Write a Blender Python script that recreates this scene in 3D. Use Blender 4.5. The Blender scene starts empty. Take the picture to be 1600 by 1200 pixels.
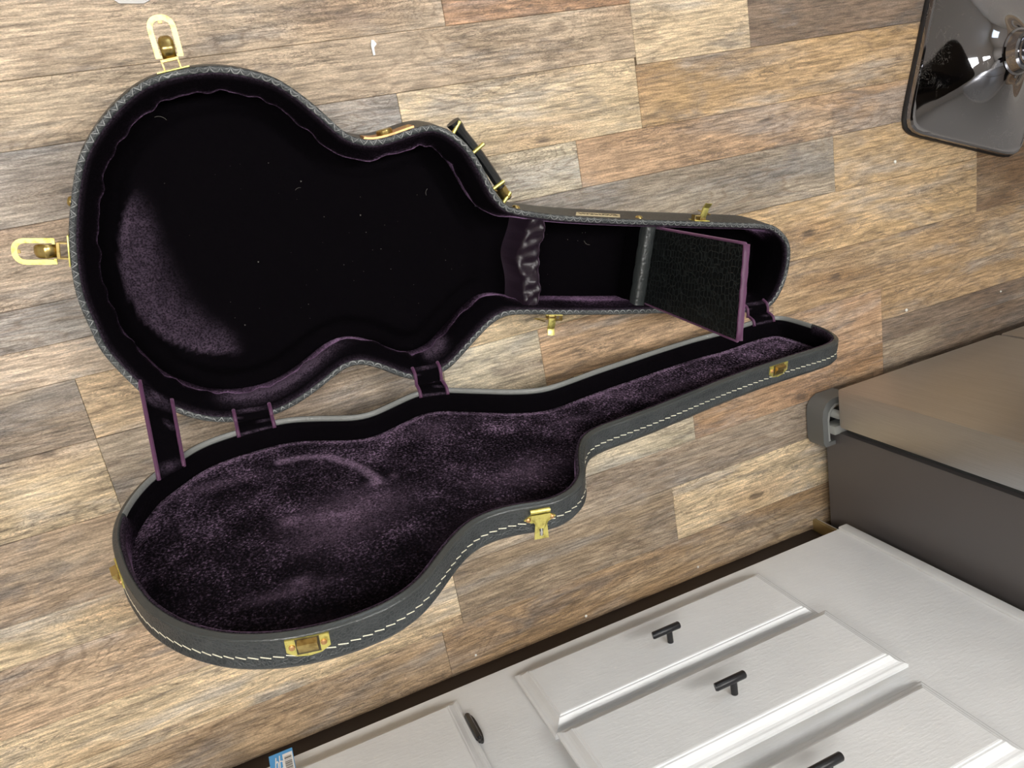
import bpy, bmesh, math, random
import numpy as np
from mathutils import Vector, Matrix
random.seed(7); np.random.seed(7)
C = bpy.context.scene.collection
SC = bpy.context.scene

# ------------------------------------------------------------------ camera, world, lights, exposure
CAM_H = 1.2
R = [[0.912055843, -0.171356313, 0.372546847], [-0.264626576, -0.939963017, 0.215504759], [0.313252157, -0.295138171, -0.902644197]]
cam_d = bpy.data.cameras.new('camera'); cam = bpy.data.objects.new('camera', cam_d); C.objects.link(cam)
cam_d.sensor_fit = 'HORIZONTAL'; cam_d.sensor_width = 36; cam_d.lens = 1186.71 / 1600 * 36; cam_d.clip_start = .02
cam.matrix_world = Matrix(((R[0][0], -R[1][0], -R[2][0], 0), (R[0][1], -R[1][1], -R[2][1], 0), (R[0][2], -R[1][2], -R[2][2], CAM_H), (0, 0, 0, 1)))
SC.camera = cam
w = bpy.data.worlds.new('world'); SC.world = w; w.use_nodes = True
w.node_tree.nodes['Background'].inputs[0].default_value = (.75, .86, 1, 1); w.node_tree.nodes['Background'].inputs[1].default_value = 1.0
SC.view_settings.view_transform = 'Standard'; SC.view_settings.look = 'None'; SC.view_settings.gamma = 1; SC.view_settings.use_curve_mapping = False
SC.view_settings.exposure = 1.02
PANELS = [(-.75, .16, 1.25, .36), (1.10, .22, 1.25, .36)]     # ceiling light panels: x, y, length, width
PANEL_E = 13.0
PANEL_COL = (1.0, .98, .95)

# ------------------------------------------------------------------ materials
def nd(t, kind, **kw):
    n = t.nodes.new(kind)
    for k, v in kw.items():
        if k.startswith('i_'): n.inputs[k[2:].replace('_', ' ')].default_value = v
        else: setattr(n, k, v)
    return n
def newmat(name):
    m = bpy.data.materials.new(name); m.use_nodes = True
    t = m.node_tree; b = t.nodes['Principled BSDF']
    return m, t, b
def simple(name, col, rough=.5, metal=0, bump=0, bscale=200, **kw):
    m, t, b = newmat(name)
    b.inputs['Base Color'].default_value = (*col, 1); b.inputs['Roughness'].default_value = rough; b.inputs['Metallic'].default_value = metal
    for k, v in kw.items(): b.inputs[k.replace('_', ' ')].default_value = v
    if bump:
        tc = nd(t, 'ShaderNodeTexCoord'); n = nd(t, 'ShaderNodeTexNoise'); n.inputs['Scale'].default_value = bscale; n.inputs['Detail'].default_value = 4
        bp = nd(t, 'ShaderNodeBump'); bp.inputs['Strength'].default_value = bump; bp.inputs['Distance'].default_value = .002
        t.links.new(tc.outputs['Object'], n.inputs['Vector']); t.links.new(n.outputs['Fac'], bp.inputs['Height']); t.links.new(bp.outputs['Normal'], b.inputs['Normal'])
    return m
def math_(t, op, a, b=None, c=None, clamp=False):
    n = t.nodes.new('ShaderNodeMath'); n.operation = op; n.use_clamp = clamp
    for i, x in enumerate((a, b, c)):
        if x is None: continue
        if isinstance(x, (int, float)): n.inputs[i].default_value = x
        else: t.links.new(x, n.inputs[i])
    return n.outputs[0]
def ramp(t, x, lo, hi, a=0., b=1.):
    n = t.nodes.new('ShaderNodeMapRange'); n.interpolation_type = 'SMOOTHSTEP'
    t.links.new(x, n.inputs[0])
    for i, v in zip((1, 2, 3, 4), (lo, hi, a, b)): n.inputs[i].default_value = v
    return n.outputs[0]
def mixc(t, f, a, b, mode='MIX'):
    n = t.nodes.new('ShaderNodeMix'); n.data_type = 'RGBA'; n.blend_type = mode
    ins = {'f': n.inputs[0], 'a': n.inputs[6], 'b': n.inputs[7]}
    for k, x in (('f', f), ('a', a), ('b', b)):
        if isinstance(x, (int, float)): ins[k].default_value = x
        elif isinstance(x, tuple): ins[k].default_value = (*x, 1)
        else: t.links.new(x, ins[k])
    return n.outputs[2]
def noise(t, vec, scale, detail=4, rough=.55, dist=0, xyz=(1, 1, 1)):
    mp = t.nodes.new('ShaderNodeMapping'); mp.inputs['Scale'].default_value = xyz; t.links.new(vec, mp.inputs['Vector'])
    n = t.nodes.new('ShaderNodeTexNoise'); n.inputs['Scale'].default_value = scale; n.inputs['Detail'].default_value = detail
    n.inputs['Roughness'].default_value = rough; n.inputs['Distortion'].default_value = dist
    t.links.new(mp.outputs[0], n.inputs['Vector']); return n.outputs['Fac']

def wood_mat():
    m, t, b = newmat('vinyl_wood_plank')
    tc = nd(t, 'ShaderNodeTexCoord'); oi = nd(t, 'ShaderNodeObjectInfo')
    off = t.nodes.new('ShaderNodeVectorMath'); off.operation = 'SCALE'; off.inputs[0].default_value = (37, 53, 0); t.links.new(oi.outputs['Random'], off.inputs['Scale'])
    ad = t.nodes.new('ShaderNodeVectorMath'); ad.operation = 'ADD'; t.links.new(tc.outputs['Object'], ad.inputs[0]); t.links.new(off.outputs[0], ad.inputs[1])
    v = ad.outputs[0]
    # knots
    mp = t.nodes.new('ShaderNodeMapping'); mp.inputs['Scale'].default_value = (2.3, 6.5, 1); t.links.new(v, mp.inputs['Vector'])
    vo = t.nodes.new('ShaderNodeTexVoronoi'); vo.inputs['Scale'].default_value = 1; vo.inputs['Randomness'].default_value = 1; vo.voronoi_dimensions = '2D'
    t.links.new(mp.outputs[0], vo.inputs['Vector'])
    sep = t.nodes.new('ShaderNodeSeparateColor'); t.links.new(vo.outputs['Color'], sep.inputs[0])
    has = ramp(t, sep.outputs[0], .45, .55)
    kd = math_(t, 'ADD', vo.outputs['Distance'], math_(t, 'MULTIPLY', math_(t, 'SUBTRACT', noise(t, v, 1, 4, .65, 0, (16, 45, 1)), .5), .16))
    ksoft = math_(t, 'MULTIPLY', ramp(t, kd, .0, .34, 1, 0), has)
    kcore = math_(t, 'MULTIPLY', ramp(t, kd, .01, .065, 1, 0), has)
    # ring contour lines
    big = noise(t, v, 1, 3, .5, .6, (1.5, 8, 1))
    fld = math_(t, 'ADD', big, math_(t, 'MULTIPLY', ksoft, .5))
    wob = noise(t, v, 1, 3, .6, 0, (14, 60, 1))
    fld2 = math_(t, 'ADD', fld, math_(t, 'MULTIPLY', wob, .045))
    fr = math_(t, 'FRACT', math_(t, 'MULTIPLY', fld2, 30))
    line = ramp(t, math_(t, 'ABSOLUTE', math_(t, 'SUBTRACT', fr, .5)), .0, .22, 1, 0)
    lmask = math_(t, 'MAXIMUM', ramp(t, noise(t, v, 1, 2, .5, 0, (3, 9, 1)), .36, .58), ksoft)
    line = math_(t, 'MULTIPLY', line, lmask)
    # cracks
    ck = noise(t, v, 1, 5, .6, 1.2, (13, 75, 1))
    ck2 = noise(t, v, 1, 4, .6, .8, (26, 170, 1)); crack = math_(t, 'MAXIMUM', ramp(t, math_(t, 'ABSOLUTE', math_(t, 'SUBTRACT', ck, .5)), .0, .028, 1, 0), math_(t, 'MULTIPLY', ramp(t, math_(t, 'ABSOLUTE', math_(t, 'SUBTRACT', ck2, .5)), .0, .03, 1, 0), .7))
    crack = math_(t, 'MULTIPLY', crack, ramp(t, noise(t, v, 1, 3, .5, 0, (4, 14, 1)), .44, .62))
    fine = noise(t, v, 1, 5, .7, .3, (22, 260, 1))
    speck = noise(t, v, 1, 3, .7, 0, (260, 700, 1))
    grey = ramp(t, noise(t, v, 1, 5, .62, .5, (3.2, 13, 1)), .47, .68)
    dark = ramp(t, noise(t, v, 1, 5, .65, .8, (5.0, 22, 1)), .53, .70)
    pale = ramp(t, noise(t, v, 1, 4, .55, .3, (2.2, 10, 1)), .47, .72)
    base = oi.outputs['Color']
    hs = t.nodes.new('ShaderNodeHueSaturation'); hs.inputs['Saturation'].default_value = .42; hs.inputs['Value'].default_value = .72; t.links.new(base, hs.inputs['Color'])
    warm = t.nodes.new('ShaderNodeHueSaturation'); warm.inputs['Saturation'].default_value = 1.12; warm.inputs['Value'].default_value = .74; t.links.new(base, warm.inputs['Color'])
    c = mixc(t, math_(t, 'MULTIPLY', ramp(t, noise(t, v, 1, 4, .6, .6, (2.6, 9, 1)), .42, .66), .8), base, warm.outputs[0])
    c = mixc(t, math_(t, 'MULTIPLY', pale, .6), c, mixc(t, .5, base, (.78, .64, .45)))
    c = mixc(t, math_(t, 'MULTIPLY', grey, .75), c, hs.outputs[0])
    c = mixc(t, math_(t, 'MULTIPLY', dark, .62), c, (.17, .155, .145))
    c = mixc(t, math_(t, 'MULTIPLY', ksoft, .42), c, mixc(t, 1., base, (.62, .47, .36), 'MULTIPLY'))
    c = mixc(t, math_(t, 'MULTIPLY', line, .5), c, (.17, .115, .075))
    c = mixc(t, math_(t, 'MULTIPLY', crack, .7), c, (.12, .09, .07))
    c = mixc(t, math_(t, 'MULTIPLY', kcore, .72), c, (.075, .055, .042))
    g = math_(t, 'ADD', math_(t, 'MULTIPLY', ramp(t, fine, .33, .67), .80), .60)
    g = math_(t, 'MULTIPLY', g, math_(t, 'ADD', math_(t, 'MULTIPLY', ramp(t, speck, .3, .7), .5), .76)); g = math_(t, 'MULTIPLY', g, math_(t, 'ADD', math_(t, 'MULTIPLY', ramp(t, noise(t, v, 1, 4, .7, .4, (7, 90, 1)), .35, .65), .36), .82))
    gc = t.nodes.new('ShaderNodeCombineColor')
    for i in range(3): t.links.new(g, gc.inputs[i])
    c = mixc(t, 1., c, gc.outputs[0], 'MULTIPLY')
    t.links.new(c, b.inputs['Base Color'])
    b.inputs['Roughness'].default_value = .5; b.inputs['Specular IOR Level'].default_value = .45
    bp = nd(t, 'ShaderNodeBump'); bp.inputs['Strength'].default_value = .35; bp.inputs['Distance'].default_value = .0015
    t.links.new(math_(t, 'SUBTRACT', fine, math_(t, 'ADD', math_(t, 'MULTIPLY', line, .4), math_(t, 'MULTIPLY', crack, .6))), bp.inputs['Height']); t.links.new(bp.outputs['Normal'], b.inputs['Normal'])
    return m

def velvet(name, tint, fine=.5, large=.3, base=(.0014, .0009, .0017), weight=1.0, rough=.4, lscale=14., nap_light_col=(.078, .055, .082)):
    m, t, b = newmat(name)
    b.inputs['Base Color'].default_value = (*base, 1); b.inputs['Roughness'].default_value = .9; b.inputs['Specular IOR Level'].default_value = .05
    b.inputs['Sheen Weight'].default_value = weight; b.inputs['Sheen Roughness'].default_value = rough; b.inputs['Sheen Tint'].default_value = (*tint, 1)
    tc = nd(t, 'ShaderNodeTexCoord'); ge = nd(t, 'ShaderNodeNewGeometry'); at = nd(t, 'ShaderNodeAttribute'); at.attribute_name = 'nap'
    def vn(scale, amp, det):
        n = t.nodes.new('ShaderNodeTexNoise'); n.inputs['Scale'].default_value = scale; n.inputs['Detail'].default_value = det; n.inputs['Roughness'].default_value = .65
        t.links.new(tc.outputs['Object'], n.inputs['Vector'])
        s = t.nodes.new('ShaderNodeVectorMath'); s.operation = 'SUBTRACT'; t.links.new(n.outputs['Color'], s.inputs[0]); s.inputs[1].default_value = (.5, .5, .5)
        q = t.nodes.new('ShaderNodeVectorMath'); q.operation = 'SCALE'; q.inputs['Scale'].default_value = amp * 2; t.links.new(s.outputs[0], q.inputs[0]); return q.outputs[0]
    cur = ge.outputs['Normal']
    sx = nd(t, 'ShaderNodeSeparateXYZ'); t.links.new(at.outputs['Vector'], sx.inputs[0])
    amt = math_(t, 'MULTIPLY', sx.outputs[0], math_(t, 'MULTIPLY', ramp(t, noise(t, tc.outputs['Object'], 380, 3, .7), .34, .66, .18, 1.4), ramp(t, noise(t, tc.outputs['Object'], 55, 3, .6), .3, .7, .7, 1.15)), clamp=True)
    t.links.new(mixc(t, amt, base, nap_light_col), b.inputs['Base Color'])  # paler colour for brushed pile and for highlights painted into the lining
    for x in (vn(330, fine, 2), vn(lscale, large, 4)):
        a = t.nodes.new('ShaderNodeVectorMath'); a.operation = 'ADD'; t.links.new(cur, a.inputs[0]); t.links.new(x, a.inputs[1]); cur = a.outputs[0]
    nrm = t.nodes.new('ShaderNodeVectorMath'); nrm.operation = 'NORMALIZE'; t.links.new(cur, nrm.inputs[0]); t.links.new(nrm.outputs[0], b.inputs['Normal'])
    return m

def vinyl_mat(name, pattern=False):
    m, t, b = newmat(name)
    tc = nd(t, 'ShaderNodeTexCoord')
    vo = t.nodes.new('ShaderNodeTexVoronoi'); vo.feature = 'DISTANCE_TO_EDGE'; vo.inputs['Scale'].default_value = 260; t.links.new(tc.outputs['Object'], vo.inputs['Vector'])
    n = noise(t, tc.outputs['Object'], 35, 5, .6)
    cell = ramp(t, vo.outputs['Distance'], 0, .22)
    c = mixc(t, ramp(t, n, .35, .7), (.016, .0200, .0220), (.034, .039, .041))
    c = mixc(t, math_(t, 'MULTIPLY', math_(t, 'SUBTRACT', 1., cell), .35), c, (.075, .08, .08))
    h = cell
    if pattern:
        uv = nd(t, 'ShaderNodeUVMap'); sx = nd(t, 'ShaderNodeSeparateXYZ'); t.links.new(uv.outputs[0], sx.inputs[0])
        u = sx.outputs[0]; vv = sx.outputs[1]
        ww = noise(t, tc.outputs['Object'], 9, 2)
        u2 = math_(t, 'ADD', math_(t, 'MULTIPLY', u, 1 / .0125), math_(t, 'MULTIPLY', ww, .8))
        tri = math_(t, 'ABSOLUTE', math_(t, 'SUBTRACT', math_(t, 'MULTIPLY', math_(t, 'FRACT', u2), 2), 1))
        sc_ = math_(t, 'SQRT', math_(t, 'SUBTRACT', 1.0, math_(t, 'MULTIPLY', tri, tri)))
        sel = ramp(t, noise(t, tc.outputs['Object'], 4, 1), .47, .53)
        crv = math_(t, 'ADD', math_(t, 'MULTIPLY', sel, sc_), math_(t, 'MULTIPLY', math_(t, 'SUBTRACT', 1., sel), tri))
        d = math_(t, 'ABSOLUTE', math_(t, 'SUBTRACT', vv, math_(t, 'ADD', math_(t, 'MULTIPLY', crv, .62), .15)))
        d2 = math_(t, 'ABSOLUTE', math_(t, 'SUBTRACT', vv, math_(t, 'ADD', math_(t, 'MULTIPLY', crv, .36), .08)))
        ln = math_(t, 'MAXIMUM', ramp(t, d, .03, .10, 1, 0), math_(t, 'MULTIPLY', ramp(t, d2, .02, .07, 1, 0), .6))
        wear = ramp(t, noise(t, tc.outputs['Object'], 60, 4, .7), .38, .6, .25, 1)
        c = mixc(t, math_(t, 'MULTIPLY', math_(t, 'MULTIPLY', ln, wear), .75), c, (.36, .37, .36))
        rub = math_(t, 'MULTIPLY', ramp(t, noise(t, tc.outputs['Object'], 6, 2), .58, .72), ramp(t, noise(t, tc.outputs['Object'], 300, 3), .45, .6))
        c = mixc(t, math_(t, 'MULTIPLY', rub, .55), c, (.33, .33, .31))
    t.links.new(c, b.inputs['Base Color']); b.inputs['Roughness'].default_value = .42
    bp = nd(t, 'ShaderNodeBump'); bp.inputs['Strength'].default_value = .35; bp.inputs['Distance'].default_value = .001
    t.links.new(h, bp.inputs['Height']); t.links.new(bp.outputs['Normal'], b.inputs['Normal'])
    return m
def croc_mat():
    m, t, b = newmat('croc_leatherette')
    tc = nd(t, 'ShaderNodeTexCoord'); mp = t.nodes.new('ShaderNodeMapping'); mp.inputs['Scale'].default_value = (1, 1, 1.3); t.links.new(tc.outputs['Object'], mp.inputs['Vector'])
    vo = t.nodes.new('ShaderNodeTexVoronoi'); vo.feature = 'DISTANCE_TO_EDGE'; vo.inputs['Scale'].default_value = 105; vo.inputs['Randomness'].default_value = .6; t.links.new(mp.outputs[0], vo.inputs['Vector'])
    e = ramp(t, vo.outputs['Distance'], .0, .10)
    c = mixc(t, e, (.016, .020, .020), (.0055, .0065, .0068)); t.links.new(c, b.inputs['Base Color'])
    b.inputs['Roughness'].default_value = .38; b.inputs['Specular IOR Level'].default_value = .13
    bp = nd(t, 'ShaderNodeBump'); bp.inputs['Strength'].default_value = .6; bp.inputs['Distance'].default_value = .0012
    n = noise(t, tc.outputs['Object'], 60, 3)
    t.links.new(math_(t, 'ADD', e, math_(t, 'MULTIPLY', n, .6)), bp.inputs['Height']); t.links.new(bp.outputs['Normal'], b.inputs['Normal'])
    return m
def brass_mat(name, col, rough, pit=0.):
    m, t, b = newmat(name)
    tc = nd(t, 'ShaderNodeTexCoord'); n = noise(t, tc.outputs['Object'], 120, 4, .6)
    c = mixc(t, ramp(t, n, .45, .75), col, tuple(x * f for x, f in zip(col, (.55, .48, .40))))
    if pit: c = mixc(t, math_(t, 'MULTIPLY', ramp(t, noise(t, tc.outputs['Object'], 900, 2), .64, .70), pit), c, (.25, .22, .10))
    t.links.new(c, b.inputs['Base Color']); b.inputs['Metallic'].default_value = 1; b.inputs['Roughness'].default_value = rough
    return m
def paint_mat():
    m, t, b = newmat('brushed_white_paint')
    tc = nd(t, 'ShaderNodeTexCoord'); n1 = noise(t, tc.outputs['Object'], 1, 4, .6, .5, (60, 60, 260)); n2 = noise(t, tc.outputs['Object'], 9, 3)
    chip = ramp(t, noise(t, tc.outputs['Object'], 70, 3, .5), .71, .74)
    c = mixc(t, ramp(t, n2, .3, .7), (.725, .735, .74), (.775, .785, .79)); c = mixc(t, math_(t, 'MULTIPLY', chip, .5), c, (.86, .85, .82))
    t.links.new(c, b.inputs['Base Color']); b.inputs['Roughness'].default_value = .42
    bp = nd(t, 'ShaderNodeBump'); bp.inputs['Strength'].default_value = .30; bp.inputs['Distance'].default_value = .0015
    t.links.new(n1, bp.inputs['Height']); t.links.new(bp.outputs['Normal'], b.inputs['Normal']); return m
def steel_mat():
    m, t, b = newmat('brushed_stainless')
    tc = nd(t, 'ShaderNodeTexCoord'); n1 = noise(t, tc.outputs['Object'], 1, 4, .6, 0, (900, 900, 12)); n2 = noise(t, tc.outputs['Object'], 3.5, 3)
    c = mixc(t, ramp(t, n1, .3, .7), (.50, .51, .52), (.57, .58, .59)); t.links.new(c, b.inputs['Base Color'])
    b.inputs['Metallic'].default_value = 1; t.links.new(ramp(t, n2, .3, .7, .36, .46), b.inputs['Roughness'])
    b.inputs['Anisotropic'].default_value = .5
    return m
def chrome_mat():
    m, t, b = newmat('scratched_chrome')
    tc = nd(t, 'ShaderNodeTexCoord')
    ck = noise(t, tc.outputs['Object'], 28, 4, .6, 3.0)
    s = ramp(t, math_(t, 'ABSOLUTE', math_(t, 'SUBTRACT', ck, .5)), .0, .006, 1, 0)
    msk = ramp(t, noise(t, tc.outputs['Object'], 16, 3), .5, .62)
    s = math_(t, 'MULTIPLY', s, msk)
    c = mixc(t, s, (.30, .30, .325), (.55, .54, .52)); t.links.new(c, b.inputs['Base Color']); b.inputs['Metallic'].default_value = 1
    t.links.new(ramp(t, s, 0, 1, .05, .4), b.inputs['Roughness'])
    return m
M = dict(
    wood=wood_mat(), velvet=velvet('purple_velvet_dark', (.40, .24, .42), .30, .16, weight=.75, rough=.20),
    velvet_lid=velvet('purple_velvet_lid', (.34, .228, .352), .85, .45, weight=.95, lscale=16, rough=.32, nap_light_col=(.19, .130, .195)),
    velvet_bright=velvet('purple_velvet_pile', (.85, .60, .86), .30, 1.1, base=(.010, .005, .011), weight=1., lscale=36, rough=.3),
    satin=simple('purple_binding', (.085, .026, .070), .55, Sheen_Weight=.35, Sheen_Tint=(.7, .4, .65, 1)),
    vinyl=vinyl_mat('black_tolex'), rim=vinyl_mat('stamped_vinyl_edge', True), rim_glint=simple('painted_edge_highlight', (.20, .205, .195), .30, bump=.6, bscale=260), rim_lid=simple('smooth_vinyl_edge', (.045, .049, .048), .24, bump=.3, bscale=350), croc=croc_mat(), strip=simple('grey_leather_strip', (.035, .040, .040), .30, bump=.8, bscale=110), satin_pile=simple('lilac_satin_pile', (.012, .006, .012), .33, bump=.2, bscale=500, Sheen_Weight=.55, Sheen_Roughness=.35, Sheen_Tint=(.8, .55, .8, 1)),
    brass=brass_mat('bright_brass', (.91, .83, .27), .42, .5), brass_dk=brass_mat('aged_brass', (.55, .42, .16), .3),
    copper=brass_mat('copper_rivet', (.70, .42, .20), .45),
    thread=simple('cream_thread', (.80, .76, .60), .8), black=simple('black_leather', (.012, .013, .014), .35, bump=.3, bscale=300),
    cream=simple('cream_label', (.62, .53, .33), .55), ink=simple('dark_print', (.05, .04, .02), .6),
    paint=paint_mat(), kick=simple('dark_stained_wood', (.030, .019, .015), .5, bump=.2, bscale=60),
    raw=simple('raw_yellow_wood', (.30, .21, .085), .6, bump=.3, bscale=90), black_metal=simple('matte_black_metal', (.010, .010, .012), .38),
    hinge=simple('glossy_black_hinge', (.012, .012, .013), .2), fridge=simple('dark_grey_enamel', (.112, .104, .104), .42, bump=.05, bscale=400),
    steel=steel_mat(), gasket=simple('dark_gasket', (.03, .033, .034), .6), plastic=simple('grey_plastic', (.15, .155, .15), .5),
    plastic_lt=simple('pale_grey_metal', (.42, .43, .41), .4), chrome=chrome_mat(), rubber=simple('black_rubber', (.012, .011, .012), .5),
    seat=simple('black_vinyl', (.012, .010, .010), .4), wall=simple('warm_white_wall', (.74, .72, .68), .85, bump=.15, bscale=80),
    ceil=simple('white_ceiling', (.82, .81, .79), .9), sub=simple('dark_subfloor', (.05, .04, .03), .9),
    blue=simple('blue_card', (.09, .36, .74), .45), white=simple('white_label', (.84, .84, .83), .5), crumb=simple('white_crumb', (.80, .79, .74), .8),
    lint=simple('grey_lint', (.30, .28, .25), .9), paper=simple('pale_grey_paper', (.62, .61, .59), .7), trimw=simple('white_trim', (.78, .77, .74), .5), lamp_frame=simple('white_lamp_frame', (.8, .8, .78), .5),
)
def emit(name, col, s):
    m, t, b = newmat(name); b.inputs['Base Color'].default_value = (.8, .8, .8, 1); b.inputs['Emission Color'].default_value = (*col, 1); b.inputs['Emission Strength'].default_value = s; return m
M['lamp'] = emit('lamp_diffuser', PANEL_COL, PANEL_E); M['sky'] = emit('daylight_pane', (.75, .87, 1), 2.2)

# ------------------------------------------------------------------ mesh helpers
class MB:
    def __init__(s): s.v = []; s.f = []; s.uv = {}; s.nap = None
    def add(s, vs, fs, uvs=None):
        o = len(s.v); s.v += [tuple(p) for p in vs]
        for k, f in enumerate(fs):
            if uvs: s.uv[len(s.f)] = uvs[k]
            s.f.append(tuple(i + o for i in f))
        return s
    def box(s, x0, x1, y0, y1, z0, z1, mt=None, bev=0.):
        bm = bmesh.new(); bmesh.ops.create_cube(bm, size=1)
        for v in bm.verts: v.co = Vector(((x0 + x1) / 2 + v.co.x * (x1 - x0), (y0 + y1) / 2 + v.co.y * (y1 - y0), (z0 + z1) / 2 + v.co.z * (z1 - z0)))
        if bev: bmesh.ops.bevel(bm, geom=list(bm.edges), offset=bev, segments=2, affect='EDGES', profile=.6)
        return s.bm(bm, mt)
    def bm(s, bm, mt=None):
        bm.verts.index_update(); vs = [(mt @ v.co) if mt else v.co.copy() for v in bm.verts]
        s.add(vs, [[v.index for v in f.verts] for f in bm.faces]); bm.free(); return s
    def prism(s, pts, z0, z1, mt=None, holes=None):
        n = len(pts); vs = [Vector((x, y, z0)) for x, y in pts] + [Vector((x, y, z1)) for x, y in pts]
        if mt: vs = [mt @ v for v in vs]
        return s.add(vs, [tuple(range(n))[::-1], tuple(range(n, 2 * n))] + [(i, (i + 1) % n, n + (i + 1) % n, n + i) for i in range(n)])
    def ring(s, outer, inner, z0, z1, mt=None, closed=True):
        n = len(outer); L = [(p, z) for p, z in ((outer, z0), (outer, z1), (inner, z1), (inner, z0))]
        vs = [Vector((x, y, z)) for pts, z in L for x, y in pts]
        if mt: vs = [mt @ v for v in vs]
        fs = []
        for k in range(4):
            for i in range(n if closed else n - 1):
                j = (i + 1) % n; fs.append((k * n + i, k * n + j, ((k + 1) % 4) * n + j, ((k + 1) % 4) * n + i))
        if not closed: fs += [(0, n, 2 * n, 3 * n), (n - 1, 4 * n - 1, 3 * n - 1, 2 * n - 1)]
        return s.add(vs, fs)
    def lathe(s, prof, n=24, mt=None):
        vs = []; fs = []
        for r, z in prof:
            for i in range(n):
                a = 2 * math.pi * i / n; v = Vector((r * math.cos(a), r * math.sin(a), z)); vs.append((mt @ v) if mt else v)
        for k in range(len(prof) - 1):
            for i in range(n):
                j = (i + 1) % n; fs.append((k * n + i, k * n + j, (k + 1) * n + j, (k + 1) * n + i))
        fs += [tuple(range(n))[::-1], tuple(range((len(prof) - 1) * n, len(prof) * n))]
        return s.add(vs, fs)
    def tube(s, pts, r, n=8, closed=False):
        pts = [Vector(p) for p in pts]; m = len(pts); vs = []; fs = []
        up = Vector((.13, .27, .95)).normalized()
        for k, p in enumerate(pts):
            a = pts[(k - 1) % m] if closed or k > 0 else p; b2 = pts[(k + 1) % m] if closed or k < m - 1 else p
            d = (b2 - a).normalized(); x = d.cross(up); x = x.normalized() if x.length > 1e-5 else Vector((1, 0, 0)); y = x.cross(d)
            rr = r[k] if isinstance(r, (list, tuple)) else r
            for i in range(n): an = 2 * math.pi * i / n; vs.append(p + x * rr * math.cos(an) + y * rr * math.sin(an))
        for k in range(m if closed else m - 1):
            for i in range(n):
                j = (i + 1) % n; k2 = (k + 1) % m; fs.append((k * n + i, k * n + j, k2 * n + j, k2 * n + i))
        if not closed: fs += [tuple(range(n))[::-1], tuple(range((m - 1) * n, m * n))]
        return s.add(vs, fs)
    def build(s, name, mat, parent=None, smooth=False, org=None, fixn=True):
        org = Vector(org if org is not None else (tuple(ROOT_LOC.get(top(parent).name, (0, 0, 0))) if parent else (0, 0, 0)))
        me = bpy.data.meshes.new(name); me.from_pydata([tuple(Vector(p) - org) for p in s.v], [], s.f); me.validate(clean_customdata=False)
        if fixn:
            bm = bmesh.new(); bm.from_mesh(me); bmesh.ops.recalc_face_normals(bm, faces=bm.faces); bm.to_mesh(me); bm.free()
        if s.uv:
            ul = me.uv_layers.new(name='UVMap')
            for p in me.polygons:
                uvs = {vi: uv for vi, uv in zip(s.f[p.index], s.uv.get(p.index, [(0, 0)] * 8))}
                for li in p.loop_indices: ul.data[li].uv = uvs.get(me.loops[li].vertex_index, (0, 0))
        if s.nap is not None:
            at = me.attributes.new('nap', 'FLOAT_VECTOR', 'POINT'); at.data.foreach_set('vector', np.asarray(s.nap, dtype=np.float32).ravel())  # brushed pile, and the highlights painted into the lining
        if smooth:
            me.polygons.foreach_set('use_smooth', [True] * len(me.polygons))
            if smooth != 'all':
                bm = bmesh.new(); bm.from_mesh(me)
                for e in bm.edges:
                    if len(e.link_faces) == 2 and e.calc_face_angle(0) > math.radians(35): e.smooth = False
                bm.to_mesh(me); bm.free()
        me.materials.append(mat)
        o = bpy.data.objects.new(name, me); C.objects.link(o)
        if parent: o.parent = parent
        else: o.location = org; ROOT_LOC[o.name] = org
        return o
ROOT_LOC = {}
def top(o):
    while o.parent: o = o.parent
    return o
def tag(o, label, cat, group=None):
    o['label'] = label; o['category'] = cat
    if group: o['group'] = group
    return o
def thing(name, loc, label, cat, group=None):
    o = bpy.data.objects.new(name, None); C.objects.link(o); o.location = loc; o.empty_display_size = .05; ROOT_LOC[o.name] = Vector(loc)
    return tag(o, label, cat, group)
def struct(o): o['kind'] = 'structure'; return o
def smoothstep(a, b, x):
    t_ = np.clip((x - a) / (b - a), 0, 1); return t_ * t_ * (3 - 2 * t_)

# ------------------------------------------------------------------ room shell
X0, X1, Y0, Y1, ZC = -2.5, 3.0, -1.5, 2.7, 2.44
floor = struct(MB().box(X0, X1, Y0, Y1, -.06, -.007).build('floor', M['sub']))
def lin(r, g, b):
    f = lambda c: (c / 255 / 12.92) if c < 10 else ((c / 255 + .055) / 1.055) ** 2.4
    return (f(r), f(g), f(b))
TONE = dict(T=(188, 168, 144), TG=(180, 160, 136), R=(178, 142, 112), P=(204, 182, 150), D=(124, 106, 90), GO=(184, 154, 116), PG=(210, 188, 154), GY=(168, 158, 148),
            RB=(174, 144, 114), DB=(138, 110, 82), GB=(158, 142, 124), PT=(194, 174, 152), GYB=(156, 143, 126), GO2=(192, 163, 124), TO=(200, 174, 140), PGY=(194, 182, 158),
            OT=(184, 154, 122), KN=(170, 142, 108), RB2=(158, 128, 100), DG=(126, 110, 95), BG=(178, 155, 130), TB=(192, 166, 138), OB=(178, 153, 124), GYD=(160, 142, 120), RT=(174, 142, 112), GOB=(170, 143, 112))
PL = []
def row(yt, yb, *seg):                      # seg: x0, tone, x1, tone, x2 ...
    for i in range(0, len(seg) - 2, 2): PL.append((seg[i], seg[i + 2], yb, yt, seg[i + 1]))
L_, R_ = -2.08, 2.5
row(.254, .157, L_, 'T', -.62, 'GB', -.35, 'T', .346, 'R', .6165)
row(.254, .0766, .6165, 'P', .8145, 'D', 1.62, 'GO', R_)
row(.157, .0872, L_, 'GB', -.7, 'T', -.3, 'TG', .6165)
row(.0872, .009, L_, 'TG', -.75, 'GY', .2645); row(.009, -.0785, L_, 'PT', -.52, 'PT', .2645)
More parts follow.
